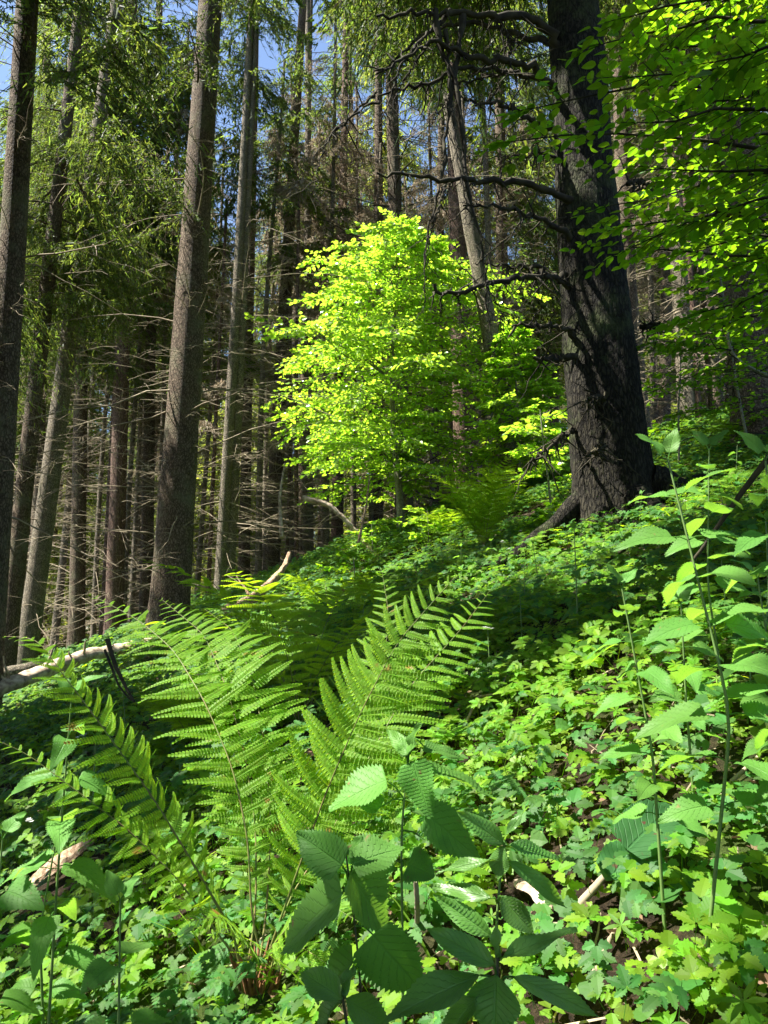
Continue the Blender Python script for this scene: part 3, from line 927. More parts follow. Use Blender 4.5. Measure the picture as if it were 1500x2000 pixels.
# ------------------------------------------------------------------ the massive dark spruce
def massive():
    p = [P(1196, 968, 7.0), P(1180, 820, 7.0), P(1168, 640, 7.0), P(1152, 480, 7.0), P(1136, 240, 7.0), P(1118, 0, 7.0)]
    k = (p[-1] - p[-2]) / (p[-1] - p[-2])[2]
    p.append(p[-1] + k * 6)
    p.append(p[-1] + k * 8)
    base = p[0].copy(); base[2] = float(hill(base[0], base[1]))
    o = thing('spruce_tree', base, 'massive dark old spruce with furrowed bark and mossy dead limbs on the slope', 'spruce')
    path = smooth_path([p[0] - np.array([-0.02, 0, 0.45])] + p, 260)
    h = path[:, 2] - base[2]
    rad = np.interp(h, [-0.6, 0, 0.5, 1.1, 2.0, 3.4, 5.8, 12, 20], [0.40, 0.375, 0.36, 0.35, 0.325, 0.29, 0.25, 0.2, 0.05])
    a = Acc()
    # deep plates are carved by the noise below, root buttresses by the flare list
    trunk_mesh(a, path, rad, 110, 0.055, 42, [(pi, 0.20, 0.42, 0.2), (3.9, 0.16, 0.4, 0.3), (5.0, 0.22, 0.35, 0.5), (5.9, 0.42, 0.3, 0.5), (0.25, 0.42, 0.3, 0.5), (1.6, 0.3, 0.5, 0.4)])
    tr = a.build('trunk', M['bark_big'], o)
    # roots
    def root(pts, r0, r1):
        q = smooth_path(pts, 22)
        q[:, 2] = np.maximum(q[:, 2], hill(q[:, 0], q[:, 1]) - 0.02)
        b = Acc(); tubes(b, q[None], np.linspace(r0, r1, 22)[None] * (1 + 0.12 * np.sin(np.arange(22) * 1.3))[None], 12)
        b.build('root', M['bark_big'], o)
    g = lambda px, py: hit(px, py) + np.array([0, 0, 0.05])
    c = base
    root([c + [-0.3, -0.05, 0.30], c + [-0.62, -0.12, 0.0], c + [-1.0, -0.2, -0.28], c + [-1.45, -0.4, -0.48], c + [-1.9, -0.6, -0.75]], 0.09, 0.03)
    root([c + [0.3, -0.1, 0.45], c + [0.62, -0.1, 0.33], c + [1.0, -0.05, 0.44], c + [1.5, 0.1, 0.62], c + [2.0, 0.2, 0.78]], 0.17, 0.05)
    root([c + [0.1, -0.35, 0.25], c + [0.2, -0.65, 0.05], c + [0.35, -0.95, 0.0]], 0.13, 0.04)
    # limbs: photo polylines, each with its own depth (they come forward or go back from the trunk)
    rng = np.random.default_rng(3)
    limbs = [
        ([(1110, 130, 7), (1075, 60, 6.8), (1040, 35, 6.7), (960, 30, 6.5), (860, 22, 6.3), (800, 28, 6.2), (735, 30, 6.1)], 0.075, 0.014),
        ([(1090, 85, 7), (1040, 78, 7.2), (990, 62, 7.3), (930, 45, 7.4), (880, 48, 7.4), (830, 65, 7.5), (770, 120, 7.5), (725, 150, 7.6)], 0.05, 0.012),
        ([(1085, 175, 7), (1055, 145, 6.8), (1015, 120, 6.6), (975, 118, 6.5), (935, 120, 6.4), (895, 105, 6.3), (845, 75, 6.2), (800, 110, 6.1), (740, 140, 6.0)], 0.06, 0.012),
        ([(1080, 165, 7), (1040, 150, 7.0), (985, 142, 7.0), (935, 150, 7.1), (890, 165, 7.2)], 0.045, 0.012),
        ([(985, 142, 6.9), (930, 128, 6.7), (880, 140, 6.6), (820, 170, 6.5), (760, 180, 6.4), (700, 215, 6.3), (650, 260, 6.2), (628, 300, 6.1)], 0.035, 0.006),
        ([(1075, 250, 7), (1040, 235, 6.8), (1005, 210, 6.7), (975, 203, 6.6), (930, 200, 6.5)], 0.05, 0.016),
        ([(1140, 410, 7), (1105, 385, 6.75), (1075, 372, 6.6), (1020, 358, 6.5), (940, 350, 6.3), (880, 352, 6.2), (800, 343, 6.1), (735, 338, 6.0)], 0.062, 0.014),
        ([(1140, 500, 7), (1110, 462, 6.8), (1060, 430, 6.6), (1000, 408, 6.4), (950, 403, 6.3), (905, 400, 6.2)], 0.05, 0.010),
        ([(1140, 575, 7), (1100, 555, 6.8), (1060, 530, 6.7), (1035, 520, 6.6), (1000, 522, 6.5), (960, 518, 6.5), (925, 508, 6.4)], 0.042, 0.010),
        ([(1120, 540, 7), (1060, 540, 6.6), (990, 548, 6.4), (930, 562, 6.2), (895, 575, 6.1), (850, 570, 6.0), (848, 560, 6.0)], 0.045, 0.020),
        ([(1150, 665, 7), (1110, 645, 6.7), (1070, 635, 6.6), (1035, 633, 6.5), (1000, 637, 6.4)], 0.05, 0.012),
        ([(1145, 702, 7), (1105, 698, 6.6), (1070, 700, 6.5), (1040, 704, 6.4)], 0.055, 0.02),
        ([(1130, 830, 7), (1100, 850, 6.6), (1070, 875, 6.4), (1035, 905, 6.2)], 0.035, 0.010),
        ([(1185, 775, 6.7), (1150, 778, 6.5), (1140, 790, 6.4)], 0.03, 0.010),
        ([(1180, 870, 6.6), (1160, 882, 6.4), (1145, 890, 6.3)], 0.03, 0.008),
        ([(1225, 360, 7), (1250, 350, 7.1), (1275, 375, 7.2)], 0.03, 0.008),
        ([(1250, 640, 7), (1275, 632, 6.9), (1292, 636, 6.8)], 0.028, 0.008),
        ([(985, 120, 6.6), (1000, 90, 6.6), (985, 60, 6.6), (960, 30, 6.5)], 0.025, 0.012),
        ([(1090, 310, 7), (1060, 300, 6.9), (1000, 305, 6.8), (950, 308, 6.7)], 0.02, 0.006),
    ]
    for pts, r0, r1 in limbs:
        q = smooth_path([P(*p_) for p_ in pts], 34)
        n = len(q)
        q[2:] += rng.normal(size=(n - 2, 3)) * 0.015
        rr = np.linspace(r0, r1, n) * 0.70 * (1 + 0.12 * rng.normal(size=n).clip(-1.5, 1.5))
        b = Acc(); tubes(b, q[None], rr[None], 9)
        # short broken snags and thin hanging twigs on the limb
        m = int(16 + 20 * rng.random())
        for _ in range(m):
            i = rng.integers(4, n - 1)
            d = np.array([rng.normal() * 0.6, rng.normal() * 0.5, rng.choice([-1, -1, -0.6, 0.7])])
            l = 0.05 + 0.32 * rng.random() ** 2
            e = q[i] + np.linspace(0, 1, 5)[:, None] * d * l + rng.normal(size=(5, 3)) * 0.008
            tubes(b, e[None], np.linspace(min(rr[i], 0.010), 0.0025, 5)[None], 4)
        b.build('branch', M['twig_dark'], o)
    # long dead sprays hanging from the limbs
    sprays = [
        ([(905, 20, 6.4), (900, 75, 6.4), (888, 140, 6.35), (880, 200, 6.3), (870, 260, 6.3), (865, 340, 6.25), (840, 430, 6.2), (828, 500, 6.2), (830, 600, 6.2)], 0.030, 0.004),
        ([(850, 20, 6.3), (855, 80, 6.3), (890, 150, 6.3), (905, 260, 6.3), (910, 360, 6.25), (940, 460, 6.2), (950, 560, 6.2), (958, 660, 6.2)], 0.028, 0.004),
        ([(870, 60, 6.3), (880, 190, 6.3), (895, 330, 6.2), (920, 420, 6.2), (955, 480, 6.2)], 0.018, 0.004),
        ([(880, 20, 6.4), (830, 70, 6.3), (780, 130, 6.2), (760, 200, 6.2), (745, 235, 6.1)], 0.022, 0.004),
        ([(845, 75, 6.3), (800, 140, 6.3), (770, 190, 6.3), (765, 235, 6.3)], 0.012, 0.003),
        ([(735, 180, 6.4), (640, 270, 6.3), (625, 310, 6.3), (610, 380, 6.3)], 0.014, 0.003),
        ([(870, 352, 6.2), (860, 400, 6.1), (840, 450, 6.1), (835, 500, 6.1)], 0.016, 0.003),
        ([(930, 200, 6.5), (880, 180, 6.4), (845, 240, 6.3)], 0.014, 0.003),
        ([(895, 575, 6.1), (900, 620, 6.1), (897, 640, 6.1)], 0.008, 0.002),
        ([(950, 560, 6.2), (975, 600, 6.2), (985, 640, 6.2), (960, 700, 6.2)], 0.008, 0.002),
    ]
    for pts, r0, r1 in sprays:
        q = smooth_path([P(*p_) for p_ in pts], 40)
        n = len(q); q[1:] += rng.normal(size=(n - 1, 3)) * 0.008
        rr = np.linspace(r0, r1, n) * 1.0 * (1 + 0.25 * rng.normal(size=n).clip(-1.5, 1.5))
        b = Acc(); tubes(b, q[None], rr[None], 7)
        for _ in range(int(10 + 14 * rng.random())):
            i = rng.integers(3, n)
            d = np.array([rng.normal() * 0.5, rng.normal() * 0.4, -0.9 + 0.4 * rng.random()])
            l = 0.08 + 0.35 * rng.random() ** 2
            e = q[i] + np.linspace(0, 1, 6)[:, None] * d * l + rng.normal(size=(6, 3)) * 0.010
            tubes(b, e[None], np.linspace(min(rr[i] * 0.7, 0.006), 0.0018, 6)[None], 3)
        b.build('branch', M['twig_dark'], o)
    n_, w_ = crown_parts(base, 7.6, 24, 3.6, 110, 90, HI, lean=(k[0], k[1]), zmax=15)
    n2, w2 = crown_parts(base, 8.0, 24, 4.6, 45, 91, HI, lean=(k[0], k[1]), zmax=10.5, arc=(1.9, 4.3))  # extra sunward boughs, added to keep the trunk in shade
    for src_, dst in ((n2, n_), (w2, w_)):
        if src_.n:
            dst.add(np.concatenate(src_.v), np.concatenate(src_.f[4]))
    n_.build('crown', M['needle'], o, smooth=False)
    w_.build('boughs', M['bark'], o)


massive()

# ------------------------------------------------------------------ leaves
def blade(n=5, wfun=None, L=1.0, W=0.3, serr=0.0, fold=0.15, droop=0.1, quilt=0.0, cols=(-1, 0, 1), tip=0.0, wave=0.0, seed=0):
    """a leaf along +X with its face up: rows along, columns across, toothed edge"""
    rows = n
    T = np.linspace(0, 1, rows)
    V, UV = [], []
    for i, t in enumerate(T):
        w = wfun(t) * W / 2
        sh = 0.0
        if serr and 0 < i < rows - 1:
            if i % 2:
                w *= 1 + serr; sh = 0.5 / rows
            else:
                w *= 1 - serr
        for c in cols:
            x = (t + (sh * abs(c) ** 3)) * L
            y = c * w
            z = fold * abs(y) - droop * L * t * t + quilt * (0.5 - 0.5 * cos(i * pi)) * (1 if 0 < abs(c) < 1 else 0.2) * (w > 0.02 * L)
            z += wave * sin(t * 9 + c * 2 + seed) * abs(c)
            V.append((x, y, z)); UV.append((t, c))
    nc = len(cols)
    F = []
    for i in range(rows - 1):
        for j in range(nc - 1):
            a = i * nc + j
            F.append((a, a + nc, a + nc + 1, a + 1))
    return np.array(V), [np.array(F)], np.array(UV)


ovate = lambda t: 0.04 + sin(pi * min(1, t ** 0.72 * 0.985)) ** 0.85 if t < 1 else 0.02
cordate = lambda t: 0.06 + (sin(pi * (0.10 + 0.90 * t) ** 0.62)) ** 0.9 if t < 1 else 0.02
lance = lambda t: 0.03 + sin(pi * t ** 0.8) if t < 1 else 0.02
BEECH_TPL = blade(6, ovate, 1, 0.62, fold=0.25, droop=0.10)
BEECH_TPL_HI = blade(9, ovate, 1, 0.64, fold=0.22, droop=0.10, quilt=0.006, cols=(-1, -0.5, 0, 0.5, 1))


def leafy_sprays(acc_leaf, acc_wood, curves, crad, rng, leaf, size, n_tw=10, tw_len=0.45, n_leaf=7, t0=0.3, flat=0.28, up=(0, 0, 1.0), double=1, density=1.0):
    """curves (n,Q,3): branches. Side twigs lie in flat plates, each carries alternate leaves"""
    n, Q, _ = curves.shape
    tubes(acc_wood, curves, crad, 5)
    ts = np.linspace(t0, 1.0, n_tw)
    LP, LD = [], []
    for i in range(n):
        c = curves[i]
        length = np.linalg.norm(np.diff(c, axis=0), axis=1).sum()
        for k, t in enumerate(ts):
            if rng.random() > density:
                continue
            x = t * (Q - 1); a = min(int(x), Q - 2); p = c[a] + (c[a + 1] - c[a]) * (x - a)
            d = c[a + 1] - c[a]; d = d / (np.linalg.norm(d) + 1e-9)
            s = np.cross(d, [0, 0, 1.0]); s = s / (np.linalg.norm(s) + 1e-9)
            for sg in ((1, -1) if double > 1 else ((1 if k % 2 else -1),)):
                dd = d * 0.75 + s * sg * (0.75 + 0.3 * rng.random()) + np.array([0, 0, rng.normal() * 0.10 + 0.05])
                if k == n_tw - 1:
                    dd = d + s * sg * 0.15
                dd /= np.linalg.norm(dd)
                l = tw_len * (0.55 + 0.7 * rng.random()) * (1.15 - 0.6 * t) * min(1.3, length)
                q = p + np.linspace(0, 1, 4)[:, None] * dd * l
                q[:, 2] -= 0.12 * l * np.linspace(0, 1, 4) ** 2
                LP.append(q); LD.append(dd)
    if not LP:
        return
    LP = np.array(LP); LD = np.array(LD); m = len(LP)
    tubes(acc_wood, LP, np.tile([0.0035, 0.0028, 0.002, 0.001], (m, 1)) * (size / 0.07), 3)
    for k in range(n_leaf):
        t = (k + 0.6 + 0.4 * rng.random(m)) / n_leaf
        x = t * 3; a = np.minimum(x.astype(int), 2)
        p = LP[np.arange(m), a] + (LP[np.arange(m), a + 1] - LP[np.arange(m), a]) * (x - a)[:, None]
        side = nrm(np.cross(LD, [0, 0, 1.0]))
        sg = 1 if k % 2 else -1
        d = nrm(LD * 0.7 + side * sg * (0.55 + 0.25 * rng.random(m))[:, None] + rng.normal(size=(m, 3)) * 0.18 + np.array([0, 0, -0.12]))
        if k == n_leaf - 1:
            d = nrm(LD + rng.normal(size=(m, 3)) * 0.1)
        upv = nrm(np.array(up)[None] + rng.normal(size=(m, 3)) * flat)
        keep = rng.random(m) < 0.94
        R = frames(d, upv)
        inst(acc_leaf, leaf, R[keep], p[keep], (size * (0.65 + 0.6 * rng.random(m)))[keep])


def beech(name, stem, r0, label, leafmat, branches, leaf=BEECH_TPL, size=0.07, n_tw=11, tw_len=0.5, n_leaf=7, seed=0, flat=0.3, cat='beech', density=1.0, double=2, up=(0, 0, 1.0), group=None):
    rng = np.random.default_rng(seed)
    stem = np.asarray(stem, float)
    o = thing(name, stem[0], label, cat, group)
    path = smooth_path(stem, 30)
    a = Acc(); tubes(a, path[None], np.linspace(r0, 0.006, 30)[None], 10); a.build('trunk', M['beech_bark'], o)
    lf, wd = Acc(), Acc()
    leafy_sprays(lf, wd, *branches(path, rng), rng, leaf, size, n_tw, tw_len, n_leaf, 0.22, flat, double=double, density=density, up=up)
    wd.build('branches', M['beech_bark'] if leafmat == 'beech' else M['twig_dark'], o)
    lf.build('foliage', M[leafmat], o, smooth=False)
    return o


def radial(profile, n, rise=0.35, sag=0.3, rr=0.012, azr=None, z0=0.22):
    """branches all round a stem; profile(t)=reach at stem fraction t"""
    def f(path, rng):
        s = np.linspace(0, 1, 9)
        C, R = [], []
        for i in range(n):
            t = z0 + (0.99 - z0) * (i + rng.random()) / n
            x = t * (len(path) - 1); a = min(int(x), len(path) - 2)
            p = path[a] + (path[a + 1] - path[a]) * (x - a)
            az = i * 2.39996 + rng.normal() * 0.4 if azr is None else azr[0] + (azr[1] - azr[0]) * rng.random()
            L = profile(t, az) * (0.75 + 0.4 * rng.random())
            d = np.array([cos(az), sin(az), 0])
            q = p + d * (L * s)[:, None]
            q[:, 2] += L * (rise * s - sag * s ** 2)
            q[1:] += rng.normal(size=(8, 3)) * 0.02 * L
            C.append(q); R.append(np.linspace(rr * (0.5 + 0.5 * L / 2), 0.002, 9))
        return np.array(C), np.array(R)
    return f


# the bright beech in the middle
b0 = P(783, 1040, 13.0)
beech('beech_tree', [b0 - [0, 0, 0.15], P(782, 980, 13), P(768, 850, 13), P(765, 700, 13.05), P(775, 560, 13), P(790, 455, 13)], 0.075,
      'brilliant sunlit yellow-green beech in the middle of the clearing', 'beech',
      radial(lambda t, az: np.interp(t, [0, 0.15, 0.35, 0.5, 0.65, 0.8, 0.92, 1], [1.2, 2.1, 2.45, 2.6, 2.55, 2.15, 1.3, 0.5]) * (0.78 + 0.30 * sin(3 * az + 1) + 0.12 * sin(17 * t)), 112, 0.22, 0.30, z0=0.17), size=0.082, n_tw=16, tw_len=0.5, n_leaf=9, seed=4, flat=0.85)
b1 = P(1010, 985, 12.0)
beech('beech_sapling', [b1 - [0, 0, 0.2], P(1015, 900, 12), P(1010, 780, 12), P(1000, 640, 12)], 0.03,
      'smaller sunlit beech between the leaning snag and the massive dark spruce', 'beech',
      radial(lambda t, az: np.interp(t, [0, 0.2, 0.5, 0.8, 1], [0.5, 0.75, 0.8, 0.5, 0.25]), 46, 0.30, 0.25), size=0.085, n_tw=11, tw_len=0.5, n_leaf=7, seed=8, flat=0.42)
b2 = P(1075, 960, 9.0)
beech('beech_sapling', [b2 - [0, 0, 0.2], P(1070, 930, 9.0), P(1062, 880, 9.0), P(1055, 800, 9.0)], 0.015,
      'low sunlit beech seedling touching the left foot of the massive dark spruce', 'beech',
      radial(lambda t, az: 0.42, 12, 0.3, 0.2, rr=0.006), size=0.075, n_tw=6, tw_len=0.35, n_leaf=5, seed=9, flat=0.45)


for i_, (px_, py_, Y_, h_, lab_) in enumerate([(725, 1060, 11.0, .6, 'left of the bright beech trunk'), (835, 1070, 10.0, .55, 'right of the bright beech trunk'), (690, 1110, 8.2, .5, 'behind the dark fern in the middle'), (1090, 1010, 7.6, .4, 'in front of the massive dark trunk')]):
    q_ = P(px_, py_, Y_); q_ = gpt(q_[0], Y_)
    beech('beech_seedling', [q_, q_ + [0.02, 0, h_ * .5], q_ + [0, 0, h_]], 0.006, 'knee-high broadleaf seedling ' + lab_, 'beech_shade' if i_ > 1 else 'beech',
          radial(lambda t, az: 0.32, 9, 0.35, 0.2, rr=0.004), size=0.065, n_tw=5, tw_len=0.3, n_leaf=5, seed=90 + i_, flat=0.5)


# overhanging beech whose stem stands out of the frame on the right: branches reach in from the side
def reach(lines, rr=0.016):
    def f(path, rng):
        C, R = [], []
        for pts in lines:
            q = smooth_path([P(*p_) for p_ in pts], 9)
            q[1:-1] += rng.normal(size=(7, 3)) * 0.012
            C.append(q); R.append(np.linspace(rr, 0.003, 9))
        return np.array(C), np.array(R)
    return f


near_lines = [
    [(1750, 60, 3.4), (1500, 40, 3.3), (1300, 50, 3.2), (1180, 85, 3.2)],
    [(1750, -60, 3.0), (1500, -20, 3.0), (1330, 10, 3.0), (1240, 30, 3.0)],
    [(1750, 130, 3.3), (1550, 120, 3.2), (1400, 130, 3.1), (1240, 150, 3.1)],
    [(1750, 240, 3.8), (1500, 200, 3.6), (1350, 160, 3.5), (1200, 175, 3.4), (1050, 210, 3.4)],
    [(1750, 220, 3.2), (1520, 210, 3.1), (1380, 215, 3.0), (1250, 240, 3.0)],
    [(1750, 300, 4.0), (1520, 290, 3.9), (1350, 280, 3.9), (1180, 250, 3.8), (1010, 275, 3.8)],
    [(1750, 330, 4.4), (1500, 330, 4.3), (1350, 370, 4.2), (1200, 400, 4.2)],
    [(1750, 400, 3.9), (1500, 400, 3.9), (1380, 420, 3.8), (1240, 480, 3.8)],
    [(1750, 350, 3.5), (1560, 340, 3.4), (1440, 330, 3.3), (1300, 330, 3.3)],
    [(1750, 450, 5.0), (1500, 430, 5.0), (1350, 400, 4.9), (1210, 430, 4.8)],
    [(1750, 30, 4.4), (1550, 70, 4.3), (1400, 90, 4.2), (1280, 100, 4.2)],
    [(1750, 150, 5.0), (1550, 180, 4.8), (1400, 210, 4.7), (1260, 300, 4.6)],
    [(1750, 100, 2.7), (1600, 90, 2.6), (1480, 100, 2.6), (1400, 120, 2.6)],
    [(1750, 270, 4.8), (1560, 260, 4.7), (1420, 270, 4.6), (1290, 350, 4.6)],
    [(1750, 520, 4.6), (1550, 500, 4.5), (1400, 500, 4.4), (1200, 480, 4.4)],
    [(1750, -100, 3.8), (1550, -60, 3.7), (1400, -30, 3.6), (1290, 0, 3.6)],
]
_q = np.random.default_rng(55)
for _ in range(22):
    y0_ = -80 + 720 * _q.random(); x1_ = 1230 + 260 * _q.random(); Yq = 3.0 + 2.6 * _q.random()
    dy = -60 + 120 * _q.random()
    near_lines.append([(1760, y0_, Yq + .1), (1600, y0_ + dy * .3, Yq), ((1600 + x1_) / 2, y0_ + dy * .6, Yq), (x1_, y0_ + dy + 25, Yq)])
s0 = gpt(2.75, 3.9)
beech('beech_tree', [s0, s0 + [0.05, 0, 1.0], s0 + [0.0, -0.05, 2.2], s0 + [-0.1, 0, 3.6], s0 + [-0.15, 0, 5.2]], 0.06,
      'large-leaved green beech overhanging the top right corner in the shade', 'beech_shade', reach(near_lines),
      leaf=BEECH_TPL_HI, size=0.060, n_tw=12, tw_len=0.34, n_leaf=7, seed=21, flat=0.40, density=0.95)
# mid saplings behind, on the right bank
s1 = hit(1400, 860); s1 = gpt(s1[0], 6.6)
Y1 = 6.6
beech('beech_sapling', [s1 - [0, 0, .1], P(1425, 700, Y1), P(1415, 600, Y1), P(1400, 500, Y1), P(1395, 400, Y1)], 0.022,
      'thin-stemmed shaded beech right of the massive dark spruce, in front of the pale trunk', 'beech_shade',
      radial(lambda t, az: np.interp(t, [0, 0.3, 0.6, 1], [0.9, 1.0, 0.8, 0.4]), 20, 0.15, 0.15, rr=0.008), size=0.06, n_tw=8, tw_len=0.4, n_leaf=6, seed=31, flat=0.4, density=0.75)
s2 = gpt(P(1465, 860, 8.0)[0], 8.0)
beech('beech_sapling', [s2 - [0, 0, .1], P(1440, 760, 8.0), P(1430, 690, 8.0), P(1425, 620, 8)], 0.018,
      'bushy shaded beech sapling on the right bank above the exposed root', 'beech_shade',
      radial(lambda t, az: np.interp(t, [0, 0.4, 1], [1.2, 1.1, 0.5]), 18, 0.25, 0.2, rr=0.008), size=0.065, n_tw=8, tw_len=0.4, n_leaf=6, seed=32, flat=0.4, density=0.8)
s3 = gpt(P(1320, 850, 8.5)[0], 8.5)
beech('beech_sapling', [s3 - [0, 0, .1], P(1325, 800, 8.5), P(1330, 720, 8.5), P(1325, 620, 8.5)], 0.014,
      'shaded beech sapling touching the right edge of the massive dark trunk', 'beech_shade',
      radial(lambda t, az: 0.6, 12, 0.25, 0.2, rr=0.007), size=0.06, n_tw=7, tw_len=0.35, n_leaf=5, seed=33, flat=0.4, density=0.7)

# ------------------------------------------------------------------ ferns
def pinna_tpl(npn=15, seed=0):
    """one fern pinna of unit length along +X, made of paired rounded lobes"""
    V, F, UV = [], [], []
    r = np.random.default_rng(seed)
    for i in range(npn):
        t = (i + 0.3) / npn
        w = 0.112 * (1 - t) ** 0.62 * (0.8 + 0.35 * min(1, t * 6)) + 0.012
        dx = 1.0 / npn
        for sd in (-1, 1):
            x0 = t
            b = len(V)
            z = -0.10 * t * t
            V += [(x0, 0, z), (x0 + dx * 0.86, 0, z), (x0 + dx * 0.98, sd * w * 0.55, z + 0.014), (x0 + dx * 0.95, sd * w * 0.88, z + 0.006),
                  (x0 + dx * 0.62, sd * w * 1.02, z), (x0 + dx * 0.25, sd * w * 0.85, z + 0.004), (x0 + dx * 0.08, sd * w * 0.45, z + 0.012)]
            UV += [(t, 0)] * 7
            F.append([b, b + 1, b + 2, b + 3, b + 4, b + 5, b + 6] if sd < 0 else [b, b + 6, b + 5, b + 4, b + 3, b + 2, b + 1])
    V = np.array(V, float)
    V[:, 1] += 0.13 * V[:, 0] ** 2.2
    V[:, 2] -= 0.10 * V[:, 0] ** 3
    return V, [np.array(F)], np.array(UV, float)


PINNA = pinna_tpl(16)
PINNA_LO = pinna_tpl(8)


def frond(o, path, normal, width, npairs=30, rs=0.004, tpl=PINNA, t0=0.16, seed=0, shape=0.42, tilt=0.0, mat='fern', pl=None, curl=0.0):
    """one frond of a fern: stalk along path (world), pinnae in pairs"""
    rng = np.random.default_rng(seed)
    p = smooth_path(path, 50)
    tan = nrm(np.gradient(p, axis=0))
    nv = nrm(np.array(normal, float) - (tan @ np.array(normal, float))[:, None] * tan)
    sidev = np.cross(tan, nv)
    st = Acc(); tubes(st, p[None], (rs * 0.72 * np.linspace(1, 0.18, 50) ** 1.2)[None], 6)
    ts = t0 + (0.995 - t0) * (np.linspace(0, 1, npairs) ** 0.86)
    lf = Acc()
    for sg in (-1, 1):
        tt = np.clip(ts + (0.006 if sg > 0 else 0), 0, 0.998)
        x = tt * 49; a = np.minimum(x.astype(int), 48)
        q = p[a] + (p[a + 1] - p[a]) * (x - a)[:, None]
        rel = (tt - t0) / (1 - t0)
        w = width * np.where(rel < shape, 0.22 + 0.78 * np.sin(pi / 2 * rel / shape), np.cos(pi / 2 * (rel - shape) / (1 - shape) * 0.985) ** 0.85)
        w = w * (0.84 + 0.24 * rng.random(len(w)))
        fw = 0.16 + 0.40 * rel + rng.normal(size=len(rel)) * 0.09
        d = nrm(sidev[a] * sg + tan[a] * fw[:, None] + nv[a] * (tilt + rng.normal(size=len(rel)) * 0.13)[:, None])
        up = nrm(nv[a] + rng.normal(size=(len(rel), 3)) * 0.20 + tan[a] * 0.25)
        R = frames(d, up)
        s = np.stack([w, sg * np.minimum(w * 1.0, width * 0.85) * (0.85 + 0.3 * rng.random(len(w))), w], -1)
        inst(lf, tpl, R, q, s)
        tubes(lf, (q[:, None] + d[:, None] * (w[:, None] * np.linspace(0, 0.9, 3)[None])[..., None] - np.array([0, 0, 1.0]) * 0.1 * (w[:, None] * np.linspace(0, 0.9, 3)[None] ** 2)[..., None]),
              np.tile([0.0012, 0.0009, 0.0004], (len(w), 1)), 3)
    fr = lf.build('frond', M[mat], o, smooth=False)
    sk = st.build('stalk', M['rachis'])
    sk.parent = fr
    return fr


def arch(base, tip, lift, n=7, out=0.0):
    """an arching stalk from base to tip"""
    base, tip = np.array(base, float), np.array(tip, float)
    s = np.linspace(0, 1, n)[:, None]
    q = base + (tip - base) * s
    q[:, 2] += lift * np.sin(pi * s[:, 0] ** 0.8)
    return q


